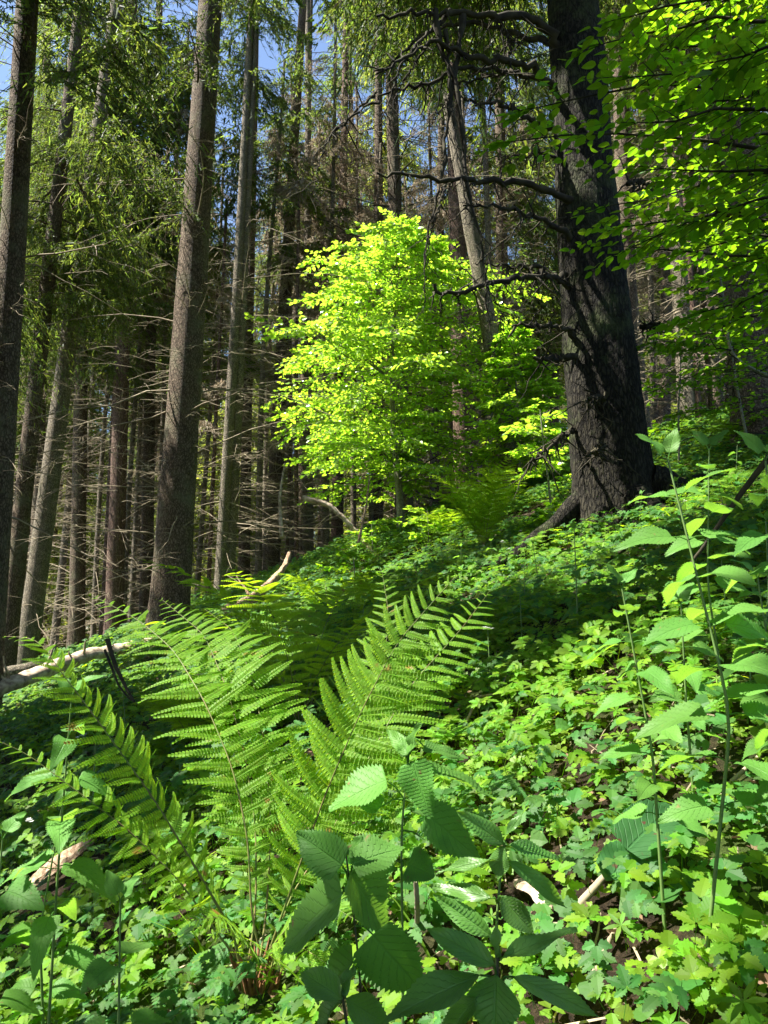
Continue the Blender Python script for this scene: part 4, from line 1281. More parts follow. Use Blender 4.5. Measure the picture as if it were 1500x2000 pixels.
def big_fern():
    b = hit(500, 1960); b[2] = float(hill(b[0], b[1]))
    Y = b[1]
    o = thing('fern', b, 'large foreground fern with long arching fronds and rusty scaly base', 'fern')
    B = b + np.array([0, 0, 0.03])
    # main right frond, rachis from the base up to the tip at (895,1120)
    frs = [
        # tips and via points in photo pixels with depth; face normal; width
        ([(585, 1690, Y - .02), (640, 1540, Y - .05), (700, 1400, Y - .08), (775, 1255, Y - .10), (893, 1122, Y - .12)], (0.1, -0.75, 0.65), 0.215, 30, 0.0055),
        ([(560, 1760, Y + .02), (640, 1640, Y + .06), (720, 1480, Y + .12), (800, 1340, Y + .2), (900, 1230, Y + .3), (960, 1150, Y + .42)], (0.1, -0.5, 0.85), 0.20, 28, 0.0045),
        ([(460, 1830, Y - .06), (385, 1700, Y - .12), (300, 1560, Y - .16), (200, 1420, Y - .2), (110, 1300, Y - .22), (75, 1245, Y - .2), (8, 1243, Y - .18)], (0.45, -0.35, 0.8), 0.155, 30, 0.0055),
        ([(430, 1830, Y - .02), (350, 1720, Y - .05), (250, 1620, Y - .08), (130, 1530, Y - .1), (50, 1470, Y - .1), (-20, 1440, Y - .1)], (0.3, -0.3, 0.9), 0.125, 24, 0.0045),
        ([(490, 1790, Y + .03), (485, 1640, Y + .06), (455, 1500, Y + .12), (400, 1370, Y + .22), (340, 1270, Y + .36), (270, 1210, Y + .5), (175, 1160, Y + .6)], (0.15, -0.55, 0.8), 0.20, 30, 0.0045),
        ([(500, 1780, Y + .05), (500, 1620, Y + .12), (480, 1480, Y + .2), (445, 1350, Y + .35), (400, 1240, Y + .5), (315, 1170, Y + .68)], (-0.05, -0.55, 0.8), 0.235, 32, 0.0045),
        ([(520, 1790, Y + .06), (530, 1620, Y + .16), (520, 1470, Y + .3), (495, 1330, Y + .46), (455, 1230, Y + .62), (400, 1190, Y + .8)], (0.0, -0.5, 0.85), 0.22, 30, 0.0045),
        ([(540, 1800, Y + .06), (600, 1700, Y + .2), (680, 1560, Y + .4), (740, 1400, Y + .6), (760, 1200, Y + .8), (745, 1110, Y + .95)], (-0.1, -0.55, 0.8), 0.20, 28, 0.004),
        ([(530, 1850, Y - .05), (580, 1790, Y - .08), (650, 1770, Y - .14), (700, 1800, Y - .2)], (0, -0.3, 0.95), 0.10, 18, 0.0035),
        ([(500, 1870, Y - .08), (470, 1820, Y - .14), (430, 1790, Y - .2), (360, 1800, Y - .24)], (0.1, -0.3, 0.95), 0.10, 18, 0.0035),
        ([(540, 1850, Y + .0), (590, 1850, Y - .06), (650, 1890, Y - .14), (690, 1950, Y - .2)], (0, -0.2, 1), 0.10, 16, 0.003),
        # ([(520, 1800, Y + .0), (540, 1700, Y - .02), (560, 1600, Y - .02), (585, 1480, Y + .0), (570, 1370, Y + .02)], (0.05, -0.7, 0.7), 0.17, 26, 0.004),
    ]
    for i, (pts, nv, w, npair, rs) in enumerate(frs):
        frond(o, [B + np.array([0.03 * sin(i * 2.1), 0.03 * cos(i * 1.7), 0])] + [P(*q) for q in pts], nv, w * 0.78, npair + 2, rs, seed=i, t0=0.12)
    r = np.random.default_rng(2)
    a = Acc()
    n = 60
    az = r.random(n) * 6.28
    s0_ = B + np.stack([np.cos(az) * 0.05 * r.random(n), np.sin(az) * 0.05 * r.random(n), np.zeros(n)], -1)
    L = 0.02 + 0.07 * r.random(n)
    e = s0_[:, None] + np.linspace(0, 1, 4)[None, :, None] * (np.stack([np.cos(az) * 0.5, np.sin(az) * 0.5, np.ones(n)], -1) * L[:, None])[:, None]
    tubes(a, e, np.tile([0.006, 0.0055, 0.004, 0.0015], (n, 1)), 4)
    a.build('root_crown', M['scales'], o)


big_fern()


def fern_plant(x, y, n, L, W, label, seed, lean=(0, 0), mat='fern', dark=False, tpl=PINNA_LO, elev=0.75, group=None, npairs=22):
    b = gpt(x, y)
    o = thing('fern', b, label, 'fern', group)
    r = np.random.default_rng(seed)
    for i in range(n):
        az = i * 2 * pi / n + r.normal() * 0.25
        l = L * (0.75 + 0.35 * r.random())
        d = np.array([cos(az), sin(az), 0.0]) + np.array([lean[0], lean[1], 0])
        e = elev * (0.85 + 0.3 * r.random())
        s = np.linspace(0, 1, 7)[:, None]
        q = b + d * l * (0.25 * s + 0.40 * s ** 2.2) + np.array([0, 0, 1.0]) * l * e * (s - 0.28 * s ** 3)
        nv = np.array([-d[0] * 0.7, -d[1] * 0.7, 0.7])
        frond(o, q, nv, W * l, npairs, 0.004, tpl, seed=seed * 31 + i, t0=0.14)
    return o


h = hit(960, 1070)
fern_plant(P(945, 1060, 8.6)[0], 8.6, 15, 1.15, 0.20, 'dark green fern standing upright at the left foot of the massive dark spruce', 51, elev=1.2)
fern_plant(P(865, 1040, 10.5)[0], 10.5, 11, 0.85, 0.22, 'bright yellow-green fern just left of the dark upright one', 52, elev=0.75)
fern_plant(P(640, 1130, 7.5)[0], 7.5, 9, 0.75, 0.22, 'light green fern under the lowest branches of the bright beech', 53, elev=0.8)
fern_plant(P(740, 1110, 6.5)[0], 6.5, 8, 0.7, 0.22, 'low fern between the foreground fern tip and the bright beech trunk', 54, elev=0.7)
fern_plant(P(590, 1230, 4.0)[0], 4.0, 8, 1.35, 0.17, 'dark bluish fern in shade behind the large foreground fern', 55, elev=0.9, tpl=PINNA)
fern_plant(P(400, 1300, 4.6)[0], 4.4, 8, 0.75, 0.24, 'pale fern behind the left fronds of the large foreground fern', 56, elev=0.7, tpl=PINNA)
fern_plant(P(1440, 800, 9.0)[0], 9.0, 8, 0.7, 0.22, 'shaded fern on the right bank under the beech saplings', 57, elev=0.7)

# ------------------------------------------------------------------ nettles and other tall herbs
def nettle_leaf(L, W, seed=0, droop=0.25, shape=cordate, serr=0.09, rows=35, quilt=0.0022, fold=0.18):
    return blade(rows, shape, L, W, serr=serr, fold=fold, droop=droop, quilt=quilt, cols=(-1, -0.55, 0, 0.55, 1), wave=0.003, seed=seed)


def herb(name, foot, top, label, cat, pairs, leafL, leafW, mat, seed, droop=0.3, shape=cordate, serr=0.09, stem='stem', r0=0.004, group=None,
         elev=0.15, petiole=0.3, spiral=False, topsize=0.5, start=0.25, twist=0.0, side_bias=None, rows=35):
    """upright herb: stem and separate leaves in crossed pairs"""
    rng = np.random.default_rng(seed)
    foot, top = np.array(foot, float), np.array(top, float)
    o = thing(name, foot, label, cat, group)
    mid = (foot + top) / 2 + rng.normal(size=3) * np.array([0.035, 0.02, 0]) * np.linalg.norm(top - foot)
    p = smooth_path([foot, mid, top], 20)
    a = Acc(); tubes(a, p[None], np.linspace(r0, r0 * 0.45, 20)[None], 6); a.build('stem', M[stem], o)
    d0 = nrm(top - foot)
    for k in range(pairs):
        t = start + (1 - start) * k / max(1, pairs - 1)
        x = t * 19; i = min(int(x), 18); q = p[i] + (p[i + 1] - p[i]) * (x - i)
        az = twist + (k % 2) * pi / 2 + rng.normal() * 0.25 + (k * 0.9 if spiral else 0)
        sz = np.interp(t, [start, start + (1 - start) * 0.45, 0.85, 1.0], [0.8, 1.0, 0.8, topsize])
        for sgn in ((0, pi) if not spiral else (0, 2.3)):
            b = az + sgn
            el = elev + rng.normal() * 0.12 + (0.9 * max(0, t - 0.86) / 0.14)
            d = np.array([cos(b) * cos(el), sin(b) * cos(el), sin(el)])
            L = leafL * sz * (0.85 + 0.3 * rng.random()); W = leafW * sz * (0.9 + 0.2 * rng.random())
            pl = petiole * L
            tp = nettle_leaf(L, W, seed + k, droop * (0.7 + 0.6 * rng.random()), shape, serr, rows=rows)
            lf = Acc()
            e = q + d * pl
            up = np.array([-0.1, -0.45, 1.0]) + rng.normal(size=3) * 0.2
            dl = d + np.array([0, 0, -droop * 0.5])
            inst(lf, tp, frames(dl[None], up[None]), e[None], np.array([1.0]))
            tubes(lf, np.stack([q, (q + e) / 2 + [0, 0, 0.1 * pl], e])[None], np.array([[0.0014, 0.0012, 0.001]]), 4)
            lf.build('leaf', M[mat], o)
    return o


def herb_px(name, tx, ty, Y, label, cat, **k):
    """a herb whose tip is seen at (tx,ty) Y metres away and whose foot is on the ground below"""
    top = P(tx, ty, Y)
    fx, fy = top[0] + k.pop('dx', 0.0), top[1] + k.pop('dy', 0.0)
    return herb(name, gpt(fx, fy), top, label, cat, **k)


NG = 'nettles on the slope'
herb_px('nettle', 1305, 900, 1.5, 'tallest nettle on the right with a bright upright top leaf', 'nettle', pairs=9, leafL=0.126, leafW=0.068, mat='nettle', seed=13, droop=0.3, group=NG, start=0.33, twist=0.1)
herb_px('nettle', 1215, 1150, 1.7, 'nettle with drooping leaves left of the tallest nettle on the right', 'nettle', pairs=9, leafL=0.101, leafW=0.058, mat='nettle', seed=14, droop=0.35, group=NG, start=0.33, dx=0.05)
herb_px('nettle', 1385, 880, 2.3, 'nettle just behind and right of the tallest one', 'nettle', pairs=9, leafL=0.121, leafW=0.074, mat='nettle', seed=15, droop=0.3, group=NG, start=0.33)
herb_px('nettle', 1495, 900, 1.45, 'nettle cut by the right edge with one big bluish leaf in view', 'nettle', pairs=9, leafL=0.121, leafW=0.065, mat='nettle', seed=16, droop=0.35, group=NG, start=0.33, dx=0.06)
herb_px('nettle', 1480, 1130, 1.9, 'dark nettle low by the right edge', 'nettle', pairs=9, leafL=0.101, leafW=0.063, mat='nettle', seed=17, droop=0.4, group=NG, start=0.33)
herb_px('nettle', 1330, 1180, 2.1, 'shaded nettle in front of the sunny patch of leaves on the right', 'nettle', pairs=7, leafL=0.086, leafW=0.052, mat='nettle', seed=18, droop=0.4, group=NG, start=0.33)
herb_px('nettle', 140, 1360, 2.0, 'nettle behind the left arching fern frond', 'nettle', pairs=7, leafL=0.121, leafW=0.068, mat='nettle', seed=19, droop=0.55, group=NG, start=0.33)
herb_px('nettle', 5, 1640, 2.0, 'nettle at the left edge beside the rotten wood slab', 'nettle', pairs=4, leafL=0.132, leafW=0.088, mat='nettle', seed=20, droop=0.4, group=NG, start=0.4)
herb_px('nettle', 235, 1760, 1.7, 'low broad-leaved nettle below the rotten wood slab', 'nettle', pairs=3, leafL=0.090, leafW=0.069, mat='nettle', seed=21, droop=0.3, group=NG, start=0.5)
herb_px('nettle', 120, 1580, 2.2, 'small nettle above the rotten wood slab', 'nettle', pairs=4, leafL=0.096, leafW=0.062, mat='nettle', seed=22, droop=0.4, group=NG)
WG = 'narrow-leaved herbs in the foreground'


def posed_herb(name, label, cat, group, stem_px, Y, leaves, mat, stem='stem', lanceolate=False, seed=0, r0=0.003):
    """a herb whose leaves are posed one by one: (base, tip, width) in photo pixels at its own distance"""
    rng = np.random.default_rng(seed)
    top = [P(x, y, Y) for x, y in stem_px]
    foot = gpt(top[0][0], Y + 0.01)
    o = thing(name, foot, label, cat, group)
    p = smooth_path([foot] + top, 20)
    a = Acc(); tubes(a, p[None], np.linspace(r0, r0 * 0.5, 20)[None], 6); a.build('stem', M[stem], o)
    for k, (bx, by, tx, ty, w) in enumerate(leaves):
        fw = -0.035 + 0.07 * rng.random()
        b, t = P(bx, by, Y - 0.01), P(tx, ty, Y + fw)
        L = np.linalg.norm(t - b); W = w / F_PX * Y * (0.9 if lanceolate else 1.12)
        tp = blade(35, lance if lanceolate else cordate, L, W, serr=0.03 if lanceolate else 0.085, fold=0.20 + 0.2 * rng.random(), droop=0.10, quilt=0.0022,
                   cols=(-1, -0.55, 0, 0.55, 1), wave=0.003, seed=seed + k)
        lf = Acc()
        inst(lf, tp, frames((t - b + [0, 0, 0.06 * L])[None], np.array([[0.2 * rng.normal() - 0.65, -0.55, 0.8]])), b[None], np.array([1.0]))
        i = np.argmin(((p - b) ** 2).sum(1) + np.where(p[:, 2] > b[2], 0.0004, 0))
        tubes(lf, np.stack([p[i], (p[i] + b) / 2 + [0, 0, 0.004], b])[None], np.array([[0.0013, 0.0012, 0.001]]), 4)
        lf.build('leaf', M[mat], o)
    return o


posed_herb('nettle', 'pale green sunlit nettle in the middle foreground, its leaves touching the main fern frond', 'nettle', NG, [(786, 1820), (783, 1620), (802, 1440)], 1.15,
           [(755, 1525, 640, 1580, 88), (840, 1505, 972, 1558, 46), (808, 1488, 836, 1600, 62), (832, 1590, 938, 1685, 68), (800, 1470, 752, 1425, 26), (805, 1460, 818, 1412, 26),
            (797, 1688, 848, 1712, 62), (828, 1458, 905, 1482, 22), (745, 1575, 682, 1560, 34), (795, 1475, 780, 1440, 22), (830, 1640, 872, 1650, 18), (770, 1690, 720, 1740, 45)], 'nettle', seed=301)
posed_herb('nettle', 'dark shaded nettle with insect spots in front of the fern base', 'nettle', NG, [(708, 1950), (693, 1800), (674, 1655)], 0.9,
           [(668, 1690, 572, 1630, 66), (688, 1690, 790, 1655, 84), (684, 1705, 762, 1830, 88), (668, 1745, 540, 1862, 112), (728, 1825, 822, 1950, 100), (680, 1670, 706, 1632, 24),
            (690, 1880, 610, 1960, 70)], 'nettle', 'stem_dark', seed=302, r0=0.0022)
posed_herb('willowherb', 'narrow-leaved herb with fresh green leaves, standing right of the pale nettle', 'herb', WG, [(968, 1850), (972, 1750), (985, 1648)], 1.02,
           [(985, 1650, 893, 1588, 40), (985, 1640, 1032, 1572, 16), (990, 1652, 1100, 1682, 36), (984, 1652, 970, 1722, 46), (965, 1680, 845, 1707, 26), (995, 1682, 1112, 1778, 38),
            (960, 1755, 835, 1732, 34), (962, 1830, 842, 1752, 42), (978, 1750, 1040, 1828, 48)], 'lance', lanceolate=True, seed=303)
posed_herb('willowherb', 'dark shaded herb with long broad blades at the bottom edge of the picture', 'herb', WG, [(972, 2030), (970, 1930), (972, 1850)], 0.82,
           [(965, 1885, 832, 1818, 52), (978, 1875, 1128, 1812, 44), (970, 1905, 962, 2030, 112), (940, 1905, 745, 1995, 78), (1005, 1908, 1175, 1992, 44), (972, 1870, 966, 1800, 22), (930, 1950, 860, 2040, 60)],
           'lance', 'stem_dark', lanceolate=True, seed=304)
posed_herb('willowherb', 'dark herb cut by the bottom edge between the fern base and the shaded blades', 'herb', WG, [(690, 2060), (675, 1990), (668, 1940)], 0.84,
           [(668, 1950, 585, 1900, 60), (675, 1950, 760, 2010, 60), (665, 1960, 600, 2030, 55), (672, 1945, 690, 1885, 30)], 'lance', 'stem_dark', lanceolate=True, seed=305)


def dock():
    c = hit(1240, 1760); c[2] = float(hill(c[0], c[1]))
    o = thing('dock_plant', c, 'broad crinkled dark green leaves standing above the ground cover on the right', 'herb')
    for i, (tx, ty, Y, W, bx, by) in enumerate([(1320, 1560, c[1] + .12, 0.115, 1225, 1660), (1240, 1640, c[1] + 0.02, 0.085, 1195, 1715), (1310, 1690, c[1] - .06, 0.08, 1215, 1720), (1180, 1660, c[1] + .05, .06, 1200, 1720)]):
        b = P(bx, by, c[1]); t = P(tx, ty, Y)
        L = np.linalg.norm(t - b)
        tp = blade(19, lambda t: 0.1 + max(0, sin(pi * (0.08 + 0.9 * t) ** 0.75)) ** 0.8, L, W, serr=0.02, fold=0.25, droop=0.12, quilt=0.0028, cols=(-1, -.66, -0.33, 0, 0.33, .66, 1), wave=0.006, seed=i)
        a = Acc()
        inst(a, tp, frames((t - b)[None], np.array([[0.1, -0.55, 0.8]])), b[None], np.array([1.0]))
        tubes(a, np.stack([c, (c + b) / 2 + [0.01, 0, 0], b])[None], np.array([[0.0045, 0.004, 0.003]]), 5)
        a.build('leaf', M['dock'], o)


dock()
# more small nettles deeper in the slope, copied from one built plant
src = [herb('nettle', (0, 0, 0), (0.02, 0.01, 0.34 + 0.08 * i), 'x', 'nettle', pairs=5, leafL=0.085, leafW=0.05, mat='nettle', seed=70 + i, droop=0.4, group='small nettles scattered on the slope', rows=13) for i in range(3)]
rg = np.random.default_rng(8)
spots = [(1130, 1010), (1080, 1060), (1180, 1050), (1250, 1040), (1340, 1060), (1420, 1070), (1000, 1080), (960, 1130), (1440, 960), (1390, 990), (1250, 980), (900, 1170),
         (1150, 1120), (1060, 1180), (1240, 1120), (1420, 1250), (330, 1420), (240, 1480), (60, 1460), (180, 1650), (1490, 1300), (1460, 1420), (1020, 1290), (700, 1330), (560, 1250), (860, 1400), (1130, 1260)]
for i, (px, py) in enumerate(spots):
    q = hit(px, py)
    o = src[i % 3] if i < 3 else copy_tree(src[i % 3])
    o.location = tuple(q)
    o.rotation_euler = (rg.normal() * 0.1, rg.normal() * 0.1, rg.random() * 6.28)
    s = 0.7 + 0.4 * rg.random()
    o.scale = (s, s, s)
    where = ('left of the foreground fern' if px < 450 else 'just behind the foreground fern' if px < 900 else
             'on the slope below the massive dark spruce' if (px < 1300 and py < 1150) else 'on the far right of the slope' if px >= 1300 else 'in the middle of the green slope')
    o['label'] = 'small leafy nettle ' + where
    o['group'] = 'small nettles ' + where

# ------------------------------------------------------------------ ground cover (nobody could count it)
def compound(leaflets, scale_petiole=1.0):
    """joins leaflets (V,FL,UV, az, size, (x,y)) into one template with a petiole hanging to the ground"""
    a = Acc()
    for tp, az, s, off, pit in leaflets:
        d = np.array([cos(az), sin(az), pit])
        inst(a, tp, frames(d[None], np.array([[0, 0, 1.0]])), np.array([off], float), np.array([s]))
    tubes(a, np.array([[[0, 0, 0], [-0.05, 0, -0.9], [-0.15, 0.0, -2.2]]]), np.array([[0.012, 0.014, 0.016]]), 3)
    V = np.concatenate(a.v); UV = np.concatenate(a.uv)
    FL = [np.concatenate(L) for L in a.f.values()]
    return V, FL, UV


lobed = lambda t: (0.10 + sin(pi * t ** 0.75) * (1 + 0.0 * t)) if t < 1 else 0.02
lobed3 = lambda t: (0.06 + sin(pi * t ** 0.7) ** 0.8 * (0.62 + 0.42 * abs(sin(pi * (0.12 + 2.6 * t ** 1.1))))) if t < 1 else 0.02
lobed5 = lambda t: (0.06 + sin(pi * t ** 0.75) ** 0.9 * (0.52 + 0.5 * abs(sin(pi * (0.1 + 4.2 * t))))) if t < 1 else 0.02
LB = blade(20, lobed3, 1, 0.74, serr=0.10, fold=0.2, droop=0.18, cols=(-1, 0, 1))
LB2 = blade(22, lobed5, 1, 0.60, serr=0.10, fold=0.15, droop=0.2, cols=(-1, 0, 1))
LBs = blade(9, lobed3, 1, 0.7, serr=0.12, fold=0.2, droop=0.18, cols=(-1, 0, 1))
HEART = (np.array([(0, 0, 0), (0.35, 0.32, 0.05), (0.75, 0.50, 0.02), (1.0, 0.36, -0.04), (0.86, 0, 0.0), (1.0, -0.36, -0.04), (0.75, -0.50, 0.02), (0.35, -0.32, 0.05)], float),
         [np.array([[0, 4, 3, 2], [0, 2, 1, 1], ])[:1], ], np.zeros((8, 2)))
HEART = (HEART[0], [np.array([[0, 4, 3, 2, 1], [0, 7, 6, 5, 4]])], HEART[2])
G3 = compound([(LB, 0, 1.0, (0.12, 0, 0), 0.1), (LB, 1.35, 0.85, (0.02, 0.1, 0), 0.05), (LB, -1.35, 0.85, (0.02, -0.1, 0), 0.05)])
G5 = compound([(LB2, 0, 1.0, (0.1, 0, 0), 0.1), (LB2, 0.95, 0.9, (0.05, 0.05, 0), 0.05), (LB2, -0.95, 0.9, (0.05, -0.05, 0), 0.05), (LB2, 1.95, 0.65, (0, 0.05, 0), 0.0), (LB2, -1.95, 0.65, (0, -0.05, 0), 0.0)])
GP = compound([(LB2, 0, 0.75, (1.0, 0, 0), 0.0)] + [(LB2, sg * 1.05, 0.75 - 0.16 * k, (0.25 + 0.35 * k, 0, 0), 0.05) for k in range(3) for sg in (-1, 1)])
GX = compound([(HEART, 0, 0.8, (0, 0, 0), 0.0), (HEART, 2.09, 0.8, (0, 0, 0), 0.0), (HEART, -2.09, 0.8, (0, 0, 0), 0.0)])
G3s = compound([(LBs, 0, 1.0, (0.12, 0, 0), 0.1), (LBs, 1.35, 0.85, (0.02, 0.1, 0), 0.05), (LBs, -1.35, 0.85, (0.02, -0.1, 0), 0.05)])
G5s = compound([(LBs, 0, 1.0, (0.1, 0, 0), 0.1), (LBs, 0.95, 0.9, (0.05, 0.05, 0), 0.05), (LBs, -0.95, 0.9, (0.05, -0.05, 0), 0.05), (LBs, 1.95, 0.65, (0, 0.05, 0), 0.0), (LBs, -1.95, 0.65, (0, -0.05, 0), 0.0)])


def cover(name, mat, tpls, dens, size, hgt, seed, y0, y1, patch=(0.0, 1.0), tilt=0.22, label_thr=None):
    """scatter compound leaves over the slope between y0 and y1"""
    rng = np.random.default_rng(seed)
    a = Acc()
    # sample uniformly in area over a wedge a bit wider than the view
    area = 0.72 * (y1 ** 2 - y0 ** 2) + 1.0 * (y1 - y0)
    n = int(dens * area)
    y = np.sqrt(y0 ** 2 + (y1 ** 2 - y0 ** 2) * rng.random(n))
    x = (rng.random(n) * 2 - 1) * (0.62 * y + 0.5)
    pt = np.stack([x, y, 0 * x], -1)
    pn = 0.5 + 0.5 * vnoise(pt, patch[1] if False else 900 + int(patch[1] * 10), 2.6) + 0.25 * vnoise(pt, 77 + int(patch[1] * 10), 7.0)
    keep = rng.random(n) < np.clip((pn - patch[0]) * 2.6, 0.22, 1)
    # bare spots: trunk foot, log, wood slab
    for c, r in BARE:
        keep &= ((x - c[0]) ** 2 + (y - c[1]) ** 2) > r * r
    x, y = x[keep], y[keep]
    n = len(x)
    hh = hgt * (0.35 + 1.1 * rng.random(n) ** 1.3) * (0.6 + 0.8 * np.clip(0.5 + 0.5 * vnoise(np.stack([x, y, 0 * x], -1), 12, 1.8), 0, 1))
    z = hill(x, y) + hh
    sz = size * (0.55 + 0.8 * rng.random(n))
    az = rng.random(n) * 6.28
    up = nrm(np.array([-0.28, -0.42, 1.0]) + rng.normal(size=(n, 3)) * tilt)
    d = np.stack([np.cos(az), np.sin(az), 0 * az], -1)
    R = frames(d - (d * up).sum(1, keepdims=True) * up, up)
    T = np.stack([x, y, z], -1)
    k = rng.integers(0, len(tpls), n)
    for j, tp in enumerate(tpls):
        m = k == j
        inst(a, tp, R[m], T[m], sz[m])
    o = a.build(name, M[mat], smooth=False)
    tag(o, kind='stuff')
    return o


c_tree = P(1196, 968, 7.0)
BARE = [((c_tree[0], c_tree[1]), 0.42), (tuple(hit(1020, 1010)[:2]), 0.4), (tuple(hit(1050, 1790)[:2]), 0.12), (tuple(hit(100, 1760)[:2]), 0.24), (tuple(hit(60, 1850)[:2]), 0.14)]
o = cover('ground_elder', 'cover', [G3, G5, GP], 420, 0.046, 0.12, 1, 1.0, 5.0, (0.15, 1.0))
tag(o, 'bright green lobed ground elder leaves covering the near slope', 'ground cover')
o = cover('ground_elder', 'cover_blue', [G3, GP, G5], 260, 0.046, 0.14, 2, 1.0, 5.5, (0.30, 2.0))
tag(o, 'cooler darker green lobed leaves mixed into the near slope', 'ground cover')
o = cover('wood_sorrel', 'sorrel', [GX], 620, 0.025, 0.055, 3, 1.0, 5.0, (0.30, 3.0), tilt=0.3)
tag(o, 'small heart-shaped three-part sorrel leaves low on the near slope', 'ground cover')
o = cover('ground_cover', 'cover', [G3s, G5s], 280, 0.050, 0.14, 4, 5.0, 15.5, (0.12, 1.0))
tag(o, 'mid-distance green leaf carpet running up to the beech', 'ground cover')
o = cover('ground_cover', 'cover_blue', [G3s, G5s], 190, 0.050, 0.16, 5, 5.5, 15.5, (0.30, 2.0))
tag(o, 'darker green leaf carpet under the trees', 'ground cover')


WH = compound([(blade(4, lance, 1, 0.26, fold=0.1, droop=0.2), k * 1.047, 1.0, (0.0, 0, 0), 0.25) for k in range(6)])
VI = compound([(blade(8, cordate, 1, 0.95, serr=0.06, fold=0.15, droop=0.2, quilt=0.01, cols=(-1, -.5, 0, .5, 1)), 0, 1.0, (0, 0, 0), 0.1)])
o = cover('woodruff', 'cover', [WH], 150, 0.034, 0.10, 6, 1.0, 7.0, (0.45, 4.0), tilt=0.2)
tag(o, 'small star-shaped whorls of narrow leaves in patches', 'ground cover')
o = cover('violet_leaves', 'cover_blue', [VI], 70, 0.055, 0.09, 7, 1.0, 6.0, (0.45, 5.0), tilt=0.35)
tag(o, 'single rounded heart-shaped leaves among the lobed ones', 'ground cover')


def grass():
    rng = np.random.default_rng(17)
    tp = blade(5, lambda t: 1 - t ** 2 * 0.95, 1, 0.035, fold=0.3, droop=0.45, cols=(-1, 0, 1))
    a = Acc()
    n = 2600
    y = np.sqrt(1.0 + (14 ** 2 - 1.0) * rng.random(n)); x = (rng.random(n) * 2 - 1) * (0.6 * y + 0.4)
    keep = vnoise(np.stack([x, y, 0 * x], -1), 41, 2.0) > 0.1
    x, y = x[keep], y[keep]; n = len(x)
    az = rng.random(n) * 6.28
    d = nrm(np.stack([np.cos(az) * 0.7, np.sin(az) * 0.7, 0.6 + 0.6 * rng.random(n)], -1))
    inst(a, tp, frames(d, np.broadcast_to([0, 0, 1.0], (n, 3))), np.stack([x, y, hill(x, y)], -1), 0.12 + 0.15 * rng.random(n))
    tag(a.build('grass', M['cover'], smooth=False), 'thin grass blades scattered among the leaves', 'grass', kind='stuff')


grass()


def litter():
    rng = np.random.default_rng(23)
    tp = blade(4, ovate, 1, 0.55, fold=0.5, droop=-0.3, cols=(-1, 0, 1))
    a = Acc()
    n = 14000
    y = np.sqrt(0.8 + (17 ** 2) * rng.random(n) ** 1.5); x = (rng.random(n) * 2 - 1) * (0.62 * y + 0.5)
    up = nrm(np.array([-0.3, -0.2, 1.0]) + rng.normal(size=(n, 3)) * 0.4)
    az = rng.random(n) * 6.28
    d = np.stack([np.cos(az), np.sin(az), 0 * az], -1)
    inst(a, tp, frames(d, up), np.stack([x, y, hill(x, y) + 0.008 + 0.015 * rng.random(n)], -1), 0.016 + 0.028 * rng.random(n))
    tag(a.build('leaf_litter', M['litter'], smooth=False), 'brown dead leaves lying between the plants', 'leaf litter', kind='stuff')
    b = Acc()
    n = 7000
    y = np.sqrt(0.8 + (17 ** 2) * rng.random(n) ** 1.4); x = (rng.random(n) * 2 - 1) * (0.62 * y + 0.5)
    az = rng.random(n) * 6.28
    L = 0.03 + 0.14 * rng.random(n) ** 2
    d = np.stack([np.cos(az), np.sin(az), 0.37 * np.cos(az) + 0.23 * np.sin(az) + rng.normal(size=n) * 0.08], -1)
    s = np.linspace(-0.5, 0.5, 3)
    q = np.stack([x, y, hill(x, y) + 0.012], -1)[:, None] + d[:, None] * (L[:, None] * s[None])[..., None]
    q[:, 1, 0] += rng.normal(size=n) * 0.006
    tubes(b, q, np.tile([0.0016, 0.0014, 0.0008], (n, 1)) * (1 + rng.random(n) * 1.2)[:, None], 3)
    tag(b.build('fallen_twigs', M['twig'], smooth=False), 'fine dry twigs lying between the plants', 'twigs', kind='stuff')


litter()

